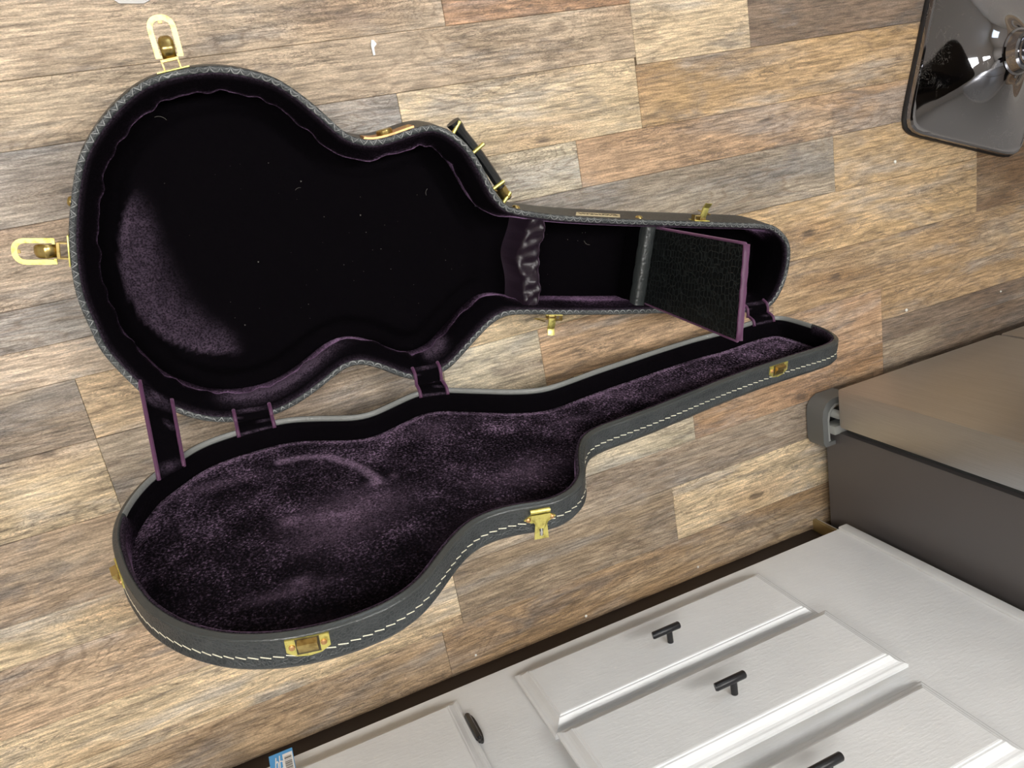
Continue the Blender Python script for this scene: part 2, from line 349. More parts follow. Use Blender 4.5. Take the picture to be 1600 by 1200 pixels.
row(.0872, -.0088, .2645, 'PG', .6135); row(.0766, -.0088, .6135, 'GO', 1.45, 'KN', R_)
row(-.0088, -.0742, .2645, 'PGY', .5047, 'RB', 1.30, 'GB', R_)
row(-.0785, -.125, L_, 'GB', -.6, 'GY', .30); row(-.125, -.17, L_, 'TO', -.6, 'PT', .30)
row(-.0742, -.163, .30, 'GYB', .9628, 'GO2', 1.2862, 'DB', R_)
row(-.17, -.2465, L_, 'PT', -.7, 'GB', -.1878, 'TO', .25); row(-.163, -.2580, .25, 'PG', .62, 'GO2', 1.2866, 'DB', R_)
row(-.2465, -.343, L_, 'GB', -.8, 'PG', -.1882, 'GB', .25); row(-.2580, -.3468, .25, 'PGY', .4005, 'OT', .82, 'KN', 1.6, 'GO2', R_)
row(-.3468, -.407, .25, 'PGY', .4005, 'OT', .72, 'RT', 1.055, 'KN', R_)
row(-.343, -.4465, L_, 'PT', -.65, 'BG', .25)
row(-.407, -.4465, .25, 'PGY', .6460, 'RT', 1.055, 'DG', R_)
row(-.4465, -.50, L_, 'TO', -.62, 'PG', .20); row(-.4465, -.5085, .20, 'PGY', .6460, 'RT', 1.055, 'DG', R_)
row(-.50, -.592, L_, 'GB', -.7, 'TB', .20); row(-.5085, -.5785, .20, 'GB', R_)
row(-.592, -.660, L_, 'TB', -.5, 'PG', .20); row(-.5785, -.677, .20, 'GYD', .5905, 'PG', 1.05, 'KN', R_)
row(-.660, -.677, -.5, 'PG', .20); row(-.677, -.86, L_, 'KN', -.45, 'OB', .165, 'GOB', 1.30, 'KN', R_); row(-.660, -.677, L_, 'TB', -.5)
for k in range(13):                          # the rest of the room, out of the picture
    yt = .254 + .165 * (k + 1); xs = [L_, -1.2 + .5 * (k % 3), .3 + .4 * (k % 2), 1.4 + .3 * (k % 3), R_]
    for i in range(4): PL.append((xs[i], xs[i + 1], yt - .165, yt, ['GB', 'TO', 'KN', 'P', 'RB', 'GO2'][(i + k * 2) % 6]))
xs = [L_, -.9, .5, R_]
for k in range(3):
    for i in range(3): PL.append((xs[i], xs[i + 1], -.86 - .13 * (k + 1), -.86 - .13 * k, ['OB', 'KN', 'GB'][(i + k) % 3]))
for x0, x1, y0, y1, tn in PL:
    S = 1.2; x0, x1, y0, y1 = max(x0 * S, X0), min(x1 * S, X1), max(y0 * S, Y0), min(y1 * S, Y1)
    if y1 - y0 < .01: continue
    cx, cy = (x0 + x1) / 2, (y0 + y1) / 2; g = .0002; bv = .0006
    a = [(x0 + g, y0 + g), (x1 - g, y0 + g), (x1 - g, y1 - g), (x0 + g, y1 - g)]; b_ = [(x0 + g + bv, y0 + g + bv), (x1 - g - bv, y0 + g + bv), (x1 - g - bv, y1 - g - bv), (x0 + g + bv, y1 - g - bv)]
    mb = MB(); mb.add([(x, y, -.0068) for x, y in a] + [(x, y, -.0006) for x, y in a] + [(x, y, 0) for x, y in b_],
                      [(3, 2, 1, 0)] + [(i, (i + 1) % 4, 4 + (i + 1) % 4, 4 + i) for i in range(4)] + [(4 + i, 4 + (i + 1) % 4, 8 + (i + 1) % 4, 8 + i) for i in range(4)] + [(8, 9, 10, 11)])
    o = mb.build('plank', M['wood'], None, org=(cx, cy, 0), fixn=False); o.parent = floor; o.location = Vector((cx, cy, 0)); 
    j = 1 + random.uniform(-.05, .05); o.color = (*[c * j for c in lin(*TONE[tn])], 1)
ROOT_LOC['floor'] = Vector((0, 0, 0))
struct(MB().box(X0, X1, Y0, Y1, ZC, ZC + .05).build('ceiling', M['ceil']))
struct(MB().box(X0, X1, Y0 - .1, Y0, -.06, ZC).build('wall_back', M['wall']))
struct(MB().box(X0 - .1, X0, Y0, Y1, -.06, ZC).build('wall_left', M['wall']))
struct(MB().box(X1, X1 + .1, Y0, Y1, -.06, ZC).build('wall_right', M['wall']))
wf = MB()                                     # wall opposite the cabinets, with a window opening
WX0, WX1, WZ0, WZ1 = .55, 1.65, 1.05, 2.05
wf.box(X0, WX0, Y1, Y1 + .1, -.06, ZC); wf.box(WX1, X1, Y1, Y1 + .1, -.06, ZC); wf.box(WX0, WX1, Y1, Y1 + .1, -.06, WZ0); wf.box(WX0, WX1, Y1, Y1 + .1, WZ1, ZC)
struct(wf.build('wall_front', M['wall']))
wn = struct(MB().box(WX0, WX1, Y1 + .06, Y1 + .075, WZ0, WZ1).build('window_1', M['sky']))
fr = MB(); t_ = .05
for bx in ((WX0 - t_, WX0, WZ0 - t_, WZ1 + t_), (WX1, WX1 + t_, WZ0 - t_, WZ1 + t_), (WX0, WX1, WZ0 - t_, WZ0), (WX0, WX1, WZ1, WZ1 + t_)): fr.box(bx[0], bx[1], Y1 - .02, Y1, bx[2], bx[3])
fr.build('window_frame', M['trimw'], wn)
for k in range(14):
    z = WZ0 + .04 + k * .07; MB().box(WX0 + .01, WX1 - .01, Y1 + .02, Y1 + .045, z, z + .012).build('slat', M['trimw'], wn)
for nm, bx in (('baseboard_left', (X0, X0 + .015, Y0, Y1)), ('baseboard_right', (X1 - .015, X1, Y0, Y1)), ('baseboard_front', (X0 + .015, X1 - .015, Y1 - .015, Y1))):
    struct(MB().box(bx[0], bx[1], bx[2], bx[3], 0, .09, bev=.004).build(nm, M['trimw']))
for k, (px, py, pl, pw) in enumerate(PANELS):
    t = thing('ceiling_light', (px, py, ZC), 'rectangular white ceiling light panel above the ' + ('round end of the open case' if k == 0 else 'narrow end of the open case'), 'lamp', 'kitchen ceiling light panels')
    f = MB(); q = .03
    for bx in ((-pl / 2 - q, -pl / 2, -pw / 2 - q, pw / 2 + q), (pl / 2, pl / 2 + q, -pw / 2 - q, pw / 2 + q), (-pl / 2, pl / 2, -pw / 2 - q, -pw / 2), (-pl / 2, pl / 2, pw / 2, pw / 2 + q)):
        f.box(px + bx[0], px + bx[1], py + bx[2], py + bx[3], ZC - .06, ZC)
    f.build('lamp_frame', M['lamp_frame'], t); MB().box(px - pl / 2, px + pl / 2, py - pw / 2, py + pw / 2, ZC - .05, ZC - .04).build('diffuser', M['lamp'], t)

# ------------------------------------------------------------------ guitar case: frames and outlines
AX = Vector((0.99772, -0.06745, 0.0011)); BB = Vector((0.06700, 0.99274, 0.09983)); LC = Vector((-0.0124, -0.16750, 0.98580))
OO = Vector((0.24410, -0.32520, 0.0965))
AX.normalize(); BB = (BB - AX * BB.dot(AX)).normalized(); NN = AX.cross(BB); LC = (LC - AX * LC.dot(AX)).normalized(); LM = AX.cross(LC)
def PB(u, v, w=0): return OO + AX * u + BB * v + NN * w           # base: w up out of the opening
def PLD(u, v, w=0): return OO + AX * u + LC * v - LM * w          # lid: w out of the opening
BASE_O = [[-.4031,.3393],[-.3892,.3728],[-.3722,.3968],[-.35,.4202],[-.3242,.4412],[-.296,.4571],[-.2732,.4635],[-.2434,.4682],[-.2123,.4686],[-.1846,.4641],[-.1665,.4586],[-.1446,.4506],[-.122,.4339],[-.0988,.4122],[-.0775,.3883],[-.0611,.3731],[-.0379,.3653],[-.0158,.3658],[.0119,.3717],[.0305,.376],[.0538,.3782],[.0761,.3696],[.0981,.3522],[.1151,.3288],[.1276,.3034],[.1375,.2796],[.1501,.2605],[.1637,.2505],[.2421,.2302],[.3542,.2101],[.4589,.1937],[.5500,.1795],[.6402,.1649],[.6616,.1554],[.6794,.1406],[.6922,.1218],[.6942,.095],[.6881,.0607],[.6769,.0364],[.6595,.0153],[.6284,.0087],[.579,.0149],[.4950,.0292],[.4129,.043],[.3207,.0571],[.2335,.0725],[.151,.0871],[.1314,.0854],[.1091,.0739],[.0896,.0588],[.0667,.0402],[.0461,.0233],[.0243,.0141],[.0012,.0105],[-.0187,.0137],[-.0422,.026],[-.0648,.041],[-.0873,.0527],[-.1059,.0555],[-.1258,.0486],[-.1465,.036],[-.1818,.0176],[-.211,.0071],[-.2278,.004],[-.2564,.0027],[-.2821,.0058],[-.3146,.0145],[-.3425,.0300],[-.3585,.0422],[-.3787,.06],[-.3947,.0866],[-.4091,.1141],[-.421,.1429],[-.425,.1721],[-.429,.1997],[-.4287,.2326],[-.4208,.2832],[-.41,.3204]]
LID_O = [[-.4275,.2316],[-.4287,.1981],[-.4243,.1652],[-.4152,.1352],[-.4038,.1091],[-.3915,.0890],[-.3645,.0589],[-.3420,.0370],[-.3185,.0230],[-.2799,.0123],[-.2292,.0061],[-.198,.0105],[-.1656,.0237],[-.1242,.0437],[-.1060,.0470],[-.0886,.0416],[-.0553,.0256],[-.0233,.0115],[.0000,.0110],[.0225,.0168],[.0506,.0344],[.0818,.0537],[.1111,.0719],[.147,.0861],[.1767,.0855],[.2537,.0676],[.3195,.055],[.3905,.0415],[.4626,.0302],[.5300,.0250],[.5833,.0140],[.62,.0090],[.653,.0105],[.6706,.0273],[.6811,.0673],[.6869,.0996],[.6819,.1316],[.6665,.1563],[.6325,.1694],[.5676,.1763],[.4996,.1846],[.4139,.1988],[.2948,.2246],[.2368,.236],[.1825,.2444],[.1534,.2534],[.1325,.2734],[.1132,.3086],[.104,.3295],[.0919,.3477],[.073,.3646],[.0477,.3742],[.0275,.3743],[-.0081,.3671],[-.0382,.3678],[-.0605,.3759],[-.0856,.3955],[-.1119,.4219],[-.1268,.437],[-.1455,.4513],[-.1729,.4633],[-.2045,.4684],[-.2344,.4688],[-.2692,.4635],[-.2965,.4544],[-.3233,.4408],[-.3501,.4192],[-.3709,.3954],[-.3922,.3611],[-.4047,.3295],[-.4149,.2974],[-.422,.2651]]
def outline(pts, n=420, it=4):
    P = np.array(pts, float); m = len(P); out = []
    for i in range(m):                        # Catmull-Rom
        p0, p1, p2, p3 = P[i - 1], P[i], P[(i + 1) % m], P[(i + 2) % m]
        for s in np.linspace(0, 1, 12, endpoint=False):
            out.append(.5 * ((2 * p1) + (-p0 + p2) * s + (2 * p0 - 5 * p1 + 4 * p2 - p3) * s * s + (-p0 + 3 * p1 - 3 * p2 + p3) * s ** 3))
    def resample(Q, n):
        Q = np.vstack([Q, Q[:1]]); d = np.r_[0, np.cumsum(np.linalg.norm(np.diff(Q, axis=0), axis=1))]; t = np.linspace(0, d[-1], n, endpoint=False)
        return np.c_[np.interp(t, d, Q[:, 0]), np.interp(t, d, Q[:, 1])], d[-1]
    Q, L = resample(np.array(out), n)
    for _ in range(it): Q = .5 * Q + .25 * (np.roll(Q, 1, 0) + np.roll(Q, -1, 0))
    Q, L = resample(Q, n)
    area = (Q[:, 0] * np.roll(Q[:, 1], -1) - np.roll(Q[:, 0], -1) * Q[:, 1]).sum()
    if area < 0: Q = Q[::-1].copy()           # counter-clockwise
    T = np.roll(Q, -1, 0) - np.roll(Q, 1, 0); T /= np.linalg.norm(T, axis=1)[:, None]
    Nin = np.c_[-T[:, 1], T[:, 0]]
    for _ in range(3): Nin = .5 * Nin + .25 * (np.roll(Nin, 1, 0) + np.roll(Nin, -1, 0))
    Nin /= np.linalg.norm(Nin, axis=1)[:, None]
    return Q, T, Nin, L
OB, OL = outline(BASE_O), outline(LID_O)
def sweep(O, PF, prof, close_end=False, jit=None, uvw=None):
    """prof(i, u, v) -> list of (inset, w); returns MB"""
    Q, T, N, L = O; n = len(Q); rows = [prof(i, Q[i][0], Q[i][1]) for i in range(n)]; k = len(rows[0]); mb = MB(); vs = []
    for i in range(n):
        for d, w_ in rows[i]:
            p = Q[i] + N[i] * d; vs.append(PF(p[0], p[1], w_))
    fs = []; uvs = []
    for i in range(n):
        j = (i + 1) % n
        for a in range(k - 1):
            fs.append((i * k + a, j * k + a, j * k + a + 1, i * k + a + 1))
            v0, v1 = a / (k - 1), (a + 1) / (k - 1); u0, u1 = L * i / n, L * (i + 1) / n; uvs.append([(u0, v0), (u1, v0), (u1, v1), (u0, v1)])
    if close_end: fs.append(tuple(i * k + k - 1 for i in range(n))); uvs.append([(0, 0)] * n)
    mb.add(vs, fs, uvs if uvw else None); return mb
case = thing('guitar_case', (.1, 0, 0), 'open black hollow-body guitar case lined with dark purple velvet, lid standing up', 'instrument case')
# --- base shell
DEPTH = .0905
shell = sweep(OB, PB, lambda i, u, v: [(0, -.0015), (-.0008, -.014), (-.0024, -.03), (-.0045, -.055), (-.0055, -.078), (-.0035, -.0865), (.004, -DEPTH)], True).build('case_base', M['vinyl'], case, 'auto')
sweep(OB, PB, lambda i, u, v: [(-.0002, -.004), (.0, -.0012), (.0010, .0002), (.0028, .0008), (.0048, .0008), (.0068, .0003), (.0083, -.001), (.0089, -.004)], uvw=True).build('edge_trim', M['rim'], shell, 'all')
rg = np.random.RandomState(3); wav = [rg.uniform(0, 6.28) for _ in range(6)]
def pads(u): return float(1 - smoothstep(.125, .185, np.array(u)))
def base_prof(i, u, v):
    s = pads(u); a = i / 420 * 2 * math.pi
    wv = s * .0016 * (math.sin(a * 61 + wav[0]) + .7 * math.sin(a * 97 + wav[1]) + .5 * math.sin(a * 37 + wav[2])) * .8
    k = .22 + .78 * s
    return [(.0075, -.0012), (.0092, -.0004), (.0108, -.003), (.0110 + .004 * k, -.010), (.0110 + .010 * k, -.021), (.0110 + .0155 * k + wv * .4, -.031), (.0110 + .0180 * k + wv, -.040), (.0110 + .0165 * k + wv, -.049), (.0110 + .011 * k, -.058), (.0110 + .010 * k, -.0885)]
bw_ = sweep(OB, PB, base_prof); Q, T, N, L = OB; nap = []
for i in range(len(Q)):
    u, v = Q[i]; m_ = 0.
    if v < .16: m_ = float(np.exp(-((u + .205) / .088) ** 6) + .9 * np.exp(-((u - .040) / .022) ** 4))  # highlights on the hinge-side roll, painted in as paler velvet
    for k in range(10): nap.append((max(m_ * (0, 0, 0, 0, .3, 1.5, 2.0, 1.8, .7, 0)[k], (.35, .45, .2, 0, 0, 0, 0, 0, 0, 0)[k]), 0, 0))
bw_.nap = nap; bw_.build('velvet_wall', M['velvet'], shell, 'all')
# --- base floor of the case: plush bed as a height field
def dist_in(O, P):
    Q = O[0]; A = Q; Bq = np.roll(Q, -1, 0); out = np.full(len(P), 1e9); ins = np.zeros(len(P), bool)
    for a, b in zip(A, Bq):
        d = b - a; tt = np.clip(((P - a) @ d) / (d @ d), 0, 1); out = np.minimum(out, np.linalg.norm(P - a - tt[:, None] * d, axis=1))
        cr = (a[1] > P[:, 1]) != (b[1] > P[:, 1]); xx = (b[0] - a[0]) * (P[:, 1] - a[1]) / (b[1] - a[1] + 1e-12) + a[0]; ins ^= cr & (P[:, 0] < xx)
    return np.where(ins, out, -out)
def field(O, PF, step, inset, wfun, napfun, u0=-.45, u1=.72):
    us = np.arange(u0, u1, step); vs_ = np.arange(-.02, .49, step); G = np.array([(u, v) for u in us for v in vs_]); D = dist_in(O, G)
    nu, nv = len(us), len(vs_); ok = D > inset(G[:, 0]); W = wfun(G, D); idx = -np.ones(len(G), int); mb = MB(); fs = []
    for a in range(nu - 1):
        for b in range(nv - 1):
            q = (a * nv + b, (a + 1) * nv + b, (a + 1) * nv + b + 1, a * nv + b + 1)
            if all(ok[k] for k in q): fs.append(q)
    used = sorted({k for f in fs for k in f}); idx[used] = np.arange(len(used))
    mb.add([PF(G[k][0], G[k][1], W[k]) for k in used], [tuple(idx[k] for k in f) for f in fs])
    if napfun is not None: mb.nap = napfun(G, D)[used]
    return mb
def base_w(G, D):
    bed = smoothstep(.046, .056, D) * (1 - smoothstep(.10, .15, G[:, 0]))
    return -.0865 + .013 * bed
def base_nap_light(G, D):
    # light on brushed pile, painted in as a pale crescent at the lower left
    P = np.array([(-.335, .335), (-.358, .302), (-.374, .265), (-.381, .225), (-.381, .195), (-.3705, .154), (-.345, .121), (-.309, .096), (-.277, .088), (-.245, .080)])
    t0 = np.linspace(0, len(P) - 1, 160); PP = np.c_[np.interp(t0, range(len(P)), P[:, 0]), np.interp(t0, range(len(P)), P[:, 1])]; DP = dist_in(OB, PP)
    d2 = ((G[:, None] - PP[None]) ** 2).sum(-1); k = d2.argmin(1); dp = np.sqrt(d2.min(1)); f = t0[k] / (len(P) - 1)
    wid = .022 + .052 * np.sin(math.pi * f) ** .8
    m_ = smoothstep(-.0025, .003, D - DP[k]) * (1 - smoothstep(.35, 1.15, dp / wid)) * smoothstep(.0, .16, f) * (1 - smoothstep(.86, 1., f))
    nap = np.zeros((len(G), 3)); nap[:, 0] = m_ * (.52 + .45 * np.exp(-(dp / .008) ** 2))
    return nap
field(OB, PB, .0065, lambda u: np.where(u > .15, .003, .012), base_w, base_nap_light).build('velvet_bed', M['velvet'], shell, 'all')
lint = MB(); rl = np.random.RandomState(11); nl = 0
while nl < 60:
    u, v = rl.uniform(-.38, .36), rl.uniform(.06, .42); D_ = dist_in(OB, np.array([(u, v)]))[0]
    if D_ < (.07 if u < .12 else .03): continue
    r = rl.choice([.0004, .0006, .0009, .0014], p=[.45, .33, .16, .06]); c = PB(u, v, float(base_w(np.array([(u, v)]), np.array([D_]))[0]) + r * .7); nl += 1
    vs = [c + Vector(q) * r for q in ((1, 0, -.4), (-.5, .87, -.4), (-.5, -.87, -.4), (0, .1, .9))]; lint.add(vs, [(0, 1, 2), (0, 1, 3), (1, 2, 3), (2, 0, 3)])
for u, v, a0, rr in ((-.292, .4035, .6, .012), (.062, .278, 2.2, .008), (-.13, .30, 1.2, .007), (.335, .17, 3.4, .011)):
    lint.tube([PB(u + rr * math.cos(a0 + t2), v + rr * math.sin(a0 + t2), -.072 if u < .1 else -.084) for t2 in np.linspace(0, 1.3, 9)], .00016, 4)
lo_ = lint.build('lint', M['lint'], shell); lo_['kind'] = 'stuff'; lo_['label'] = 'pale lint specks and stray hairs on the dark velvet'
# --- placing hardware along an outline
def spot(O, PF, u, v, w_=0, lid=False):
    Q, T, N, L = O; i = int(np.argmin(((Q - np.array((u, v))) ** 2).sum(1))); p = Q[i]; t2, n2 = T[i], -N[i]
    f = (lambda q: AX * q[0] + (LC if lid else BB) * q[1]); x = f(t2).normalized(); y = f(n2).normalized(); z = (-LM if lid else NN)
    o = PF(p[0], p[1], w_); m = Matrix((x, y, z)).transposed().to_4x4(); m.translation = o
    return m                                 # local: x along the edge, y outward, z out of the opening
def stadium(l0, l1, hw, n=8):
    return [(hw * math.sin(a), l1 - hw + hw * math.cos(a)) for a in np.linspace(-math.pi / 2, math.pi / 2, n * 2)] 
def loop_pts(y0, y1, hw, r, n=6):            # open U with rounded outer end
    pts = [(-hw, y0)]
    for a in np.linspace(math.pi, math.pi / 2, n): pts.append((-hw + r + r * math.cos(a), y1 - r + r * math.sin(a)))
    for a in np.linspace(math.pi / 2, 0, n): pts.append((hw - r + r * math.cos(a), y1 - r + r * math.sin(a)))
    return pts + [(hw, y0)]
def rot(mt, ang, y=0., z=0.): return mt @ Matrix.Translation((0, y, z)) @ Matrix.Rotation(ang, 4, 'X') @ Matrix.Translation((0, -y, -z))
def draw_latch(mt, tilt=0., yaw=0., lab=None):
    mt = mt @ Matrix.Scale(.82, 4)
    la = MB().box(-.0235, .0235, 0, .0022, -.030, -.002, mt, .0008).build('draw_latch', M['brass'], case, 'auto')
    la['label'] = lab
    br = MB(); br.box(-.0125, -.0105, .002, .016, -.020, -.004, mt); br.box(.0105, .0125, .002, .016, -.020, -.004, mt); br.box(-.0125, .0125, .0125, .0175, -.008, -.0035, mt, .0008); br.build('latch_bracket', M['brass_dk'], la)
    m2 = rot(mt @ Matrix.Translation((0, 0, -.006)) @ Matrix.Rotation(yaw, 4, 'Z'), tilt, .015, 0)
    lv = MB(); n = 14; vs = []; fs = []      # domed lever tongue
    prof = [(.015, .0), (.024, .003), (.030, .0075), (.034, .0050), (.040, .003), (.0445, -.001), (.0475, -.006)]
    for k, (y, z) in enumerate(prof):
        hw = .0092 + .0012 * min(1, k / 2); hw = hw if k < 5 else (.0085 if k == 5 else .0055)
        for q in range(5):
            x = (q / 2 - 1) * hw; vs.append(m2 @ Vector((x, y, z - .0022 * (q / 2 - 1) ** 2)))
    for k in range(len(prof) - 1):
        for q in range(4): fs.append((k * 5 + q, k * 5 + q + 1, (k + 1) * 5 + q + 1, (k + 1) * 5 + q))
    o_ = len(vs); vs += [v - (mt.to_3x3() @ Vector((0, 0, 1))) * .0018 for v in vs]
    fs += [tuple(i + o_ for i in f[::-1]) for f in fs]
    rim = [q for q in range(5)] + [k * 5 + 4 for k in range(1, len(prof))] + [(len(prof) - 1) * 5 + q for q in (3, 2, 1, 0)] + [k * 5 for k in range(len(prof) - 2, 0, -1)]
    fs += [(rim[i], rim[(i + 1) % len(rim)], rim[(i + 1) % len(rim)] + o_, rim[i] + o_) for i in range(len(rim))]
    lv.add(vs, fs).build('latch_lever', M['brass_dk'], la, 'all')
    lp = MB(); lp.ring(loop_pts(.019, .0745, .0195, .017), loop_pts(.019, .067, .0123, .010), .0005, .0022, m2, closed=False)
    lp.box(-.0190, -.0105, .018, .0215, -.001, .003, m2); lp.box(.0105, .0190, .018, .0215, -.001, .003, m2); lp.build('latch_loop', M['brass'], la)
    MB().box(-.0028, .0028, .0630, .0677, -.0006, .0012, m2, .0006).build('loop_tab', M['brass_dk'], la)
draw_latch(spot(OB, PB, -.2595, .4705), .05, .10, 'brass draw latch with long loop at the top of the round end')
draw_latch(spot(OB, PB, -.4237, .2718), .02, -.04, 'brass draw latch with long loop at the left of the round end')
def small_latch(mt, up, side):
    mt = mt @ Matrix.Scale(.78, 4)
    la = MB().box(-.019, .019, 0, .002, -.028, -.001, mt, .0006).build('draw_latch', M['brass'], case)
    br = MB(); br.box(.004, .0055, .002, .013, -.014, -.002, mt); br.box(.0185, .020, .002, .013, -.014, -.002, mt); br.box(.004, .020, .010, .013, -.006, -.002, mt); br.box(-.011, .004, .002, .011, -.02, -.004, mt, .002); br.build('latch_bracket', M['brass_dk'], la)
    m2 = rot(mt, up, .009, -.006)
    lv = MB(); vs = []; fs = []; prof = [(.008, -.004), (.018, -.001), (.030, .000), (.0345, .004), (.041, .007)]
    for y, z in prof:
        for x in (-.0075, .0, .0075): vs.append(m2 @ Vector((x - .002, y, z + (.0016 if x == 0 else 0))))
    for k in range(len(prof) - 1):
        for q in range(2): fs.append((k * 3 + q, k * 3 + q + 1, k * 3 + q + 4, k * 3 + q + 3))
    o_ = len(vs); dz = (m2.to_3x3() @ Vector((0, 0, -.003))); vs += [v + dz for v in vs]; fs += [tuple(i + o_ for i in f[::-1]) for f in fs]
    rim = [0, 1, 2, 5, 8, 11, 14, 13, 12, 9, 6, 3]; fs += [(rim[i], rim[(i + 1) % 12], rim[(i + 1) % 12] + o_, rim[i] + o_) for i in range(12)]
    lv.add(vs, fs).build('latch_lever', M['brass'], la, 'auto')
    P = lambda x, y, z: mt @ Vector((x, y, z))
    MB().tube([P(-.006 * side, .012, -.012), P(-.034 * side, .013, -.022), P(-.006 * side, .021, -.030)], .0011, 6).build('latch_loop', M['brass_dk'], la)
small_latch(spot(OB, PB, .5068, .1896), .15, 1); small_latch(spot(OB, PB, .2221, .0713), -.25, 1)
# waist lock plate with round button
mt = spot(OB, PB, -.002, .3675)
lk = MB(); Q, T, N, L = OB; i0 = int(np.argmin(((Q - np.array((.0, .368))) ** 2).sum(1))); seg = range(i0 - 5, i0 + 7); vs = []
for i in seg:
    for d, w_ in ((-.0004, -.004), (-.0030, -.004), (-.0046, -.031), (-.0010, -.031)): p = Q[i] + N[i] * d; vs.append(PB(p[0], p[1], w_))
n_ = len(list(seg)); fs = [(k * 4 + a, k * 4 + (a + 1) % 4, k * 4 + 4 + (a + 1) % 4, k * 4 + 4 + a) for k in range(n_ - 1) for a in range(4)] + [(0, 1, 2, 3), tuple((n_ - 1) * 4 + a for a in (3, 2, 1, 0))]
lkp = lk.add(vs, fs).build('lock_plate', M['copper'], case, 'auto')
lkp['label'] = 'curved brass lock plate with a round button at the waist'
m2 = spot(OB, PB, -.012, .3665, -.016) @ Matrix.Rotation(-math.pi / 2, 4, 'X')
MB().lathe([(.0105, .002), (.0112, .004), (.0112, .0085), (.0098, .010), (.004, .0103)], 24, m2).build('lock_button', M['brass_dk'], lkp, 'auto')
m2 = spot(OB, PB, .022, .3742, -.016) @ Matrix.Rotation(-math.pi / 2, 4, 'X'); MB().lathe([(.0025, .002), (.0024, .0036), (.001, .0044)], 12, m2).build('rivet', M['brass'], lkp)
# studs
for u, v, w_ in ((-.4101, .328, -.012), (.1755, .2475, -.018), (.394, .2035, -.018)):
    m2 = spot(OB, PB, u, v, w_) @ Matrix.Rotation(-math.pi / 2, 4, 'X'); MB().lathe([(.0065, 0), (.0063, .0018), (.0045, .004), (.0015, .0048)], 16, m2).build('stud', M['brass_dk'], shell, 'auto')
# handle
hw_ = -.018
HP = [spot(OB, PB, u, v, hw_) for u, v in ((.0846, .3603), (.1057, .3315), (.1385, .2795), (.1546, .2620))]
hp = [m @ Vector((0, .0125, 0)) for m in HP]
d_ = (hp[3] - hp[0]).normalized(); out = (HP[1].to_3x3() @ Vector((0, 1, 0)))
A_, B_ = hp[0] - d_ * .006, hp[3] + d_ * .005
pts = [A_ + (B_ - A_) * t2 + out * (.0035 * math.sin(math.pi * t2)) for t2 in np.linspace(0, 1, 15)]
hb = MB(); vs = []; fs = []
sd = d_.cross(out).normalized()
for k, p in enumerate(pts):
    e = abs(k / 14 - .5) * 2; hw2 = .0085 if e < .72 else .0115; th = .0072
    if k == 0: hw2, th = .0125, .0105
    if k == 1: th = .0095
    for a in np.linspace(0, 2 * math.pi, 10, endpoint=False): vs.append(p + sd * hw2 * math.cos(a) + out * th * math.sin(a))
for k in range(14):
    for a in range(10): fs.append((k * 10 + a, k * 10 + (a + 1) % 10, k * 10 + 10 + (a + 1) % 10, k * 10 + 10 + a))
fs += [tuple(range(10)), tuple(range(140, 150))]
hd = hb.add(vs, fs).build('handle', M['black'], case, 'auto'); hd['label'] = 'black leather carrying handle with brass posts'
for k, m in enumerate(HP):
    MB().tube([m @ Vector((0, -.004, .0095)), m @ Vector((0, .0215 if k in (1, 2) else .0195, .0095))], .0029, 12).build('handle_post', M['brass'], hd, 'auto')
sl = MB(); vs = []; fs = []
for k, p in enumerate((B_ - d_ * .020, B_ - d_ * .002)):
    for a in np.linspace(0, 2 * math.pi, 12, endpoint=False): vs.append(p + sd * .0125 * math.cos(a) + out * .0085 * math.sin(a))
fs = [(a, (a + 1) % 12, 12 + (a + 1) % 12, 12 + a) for a in range(12)] + [tuple(range(12)), tuple(range(12, 24))]
sl.add(vs, fs).build('handle_ferrule', M['brass_dk'], hd, 'auto')
# maker's label on the neck wall
ml = spot(OB, PB, .319, .2165, -.023) @ Matrix.Translation((0, .0018, 0)) @ Matrix.Rotation(math.radians(6), 4, 'X')
lbp = MB().prism([(-.046, -.011), (.034, -.011), (.046, .011), (-.034, .011)], .0003, .0012, ml @ Matrix.Rotation(-math.pi / 2, 4, 'X') @ Matrix.Scale(-1, 4, (0, 1, 0))).build('label_plate', M['cream'], shell)
cu = bpy.data.curves.new('lettering', 'FONT'); cu.body = 'HARPTONE'; cu.size = .0135; cu.align_x = 'CENTER'; cu.align_y = 'CENTER'; cu.extrude = .0002; cu.space_character = 1.0
tmp = bpy.data.objects.new('tmp_text', cu); C.objects.link(tmp); bpy.context.view_layer.update()
me = bpy.data.meshes.new_from_object(tmp.evaluated_get(bpy.context.evaluated_depsgraph_get())); bpy.data.objects.remove(tmp); bpy.data.curves.remove(cu)
mx = ml @ Matrix.Rotation(-math.pi / 2, 4, 'X') @ Matrix.Rotation(math.pi, 4, 'Z')
mx = ml @ Matrix(((-1, 0, 0, 0), (0, 0, 1, .0014), (0, 1, 0, 0), (0, 0, 0, 1)))
me.transform(Matrix.Translation(-ROOT_LOC['guitar_case']) @ mx); me.materials.clear(); me.materials.append(M['ink']); me.name = 'lettering'
lo = bpy.data.objects.new('lettering', me); C.objects.link(lo); lo.parent = shell; lo['label'] = 'dark lettering on the cream label'
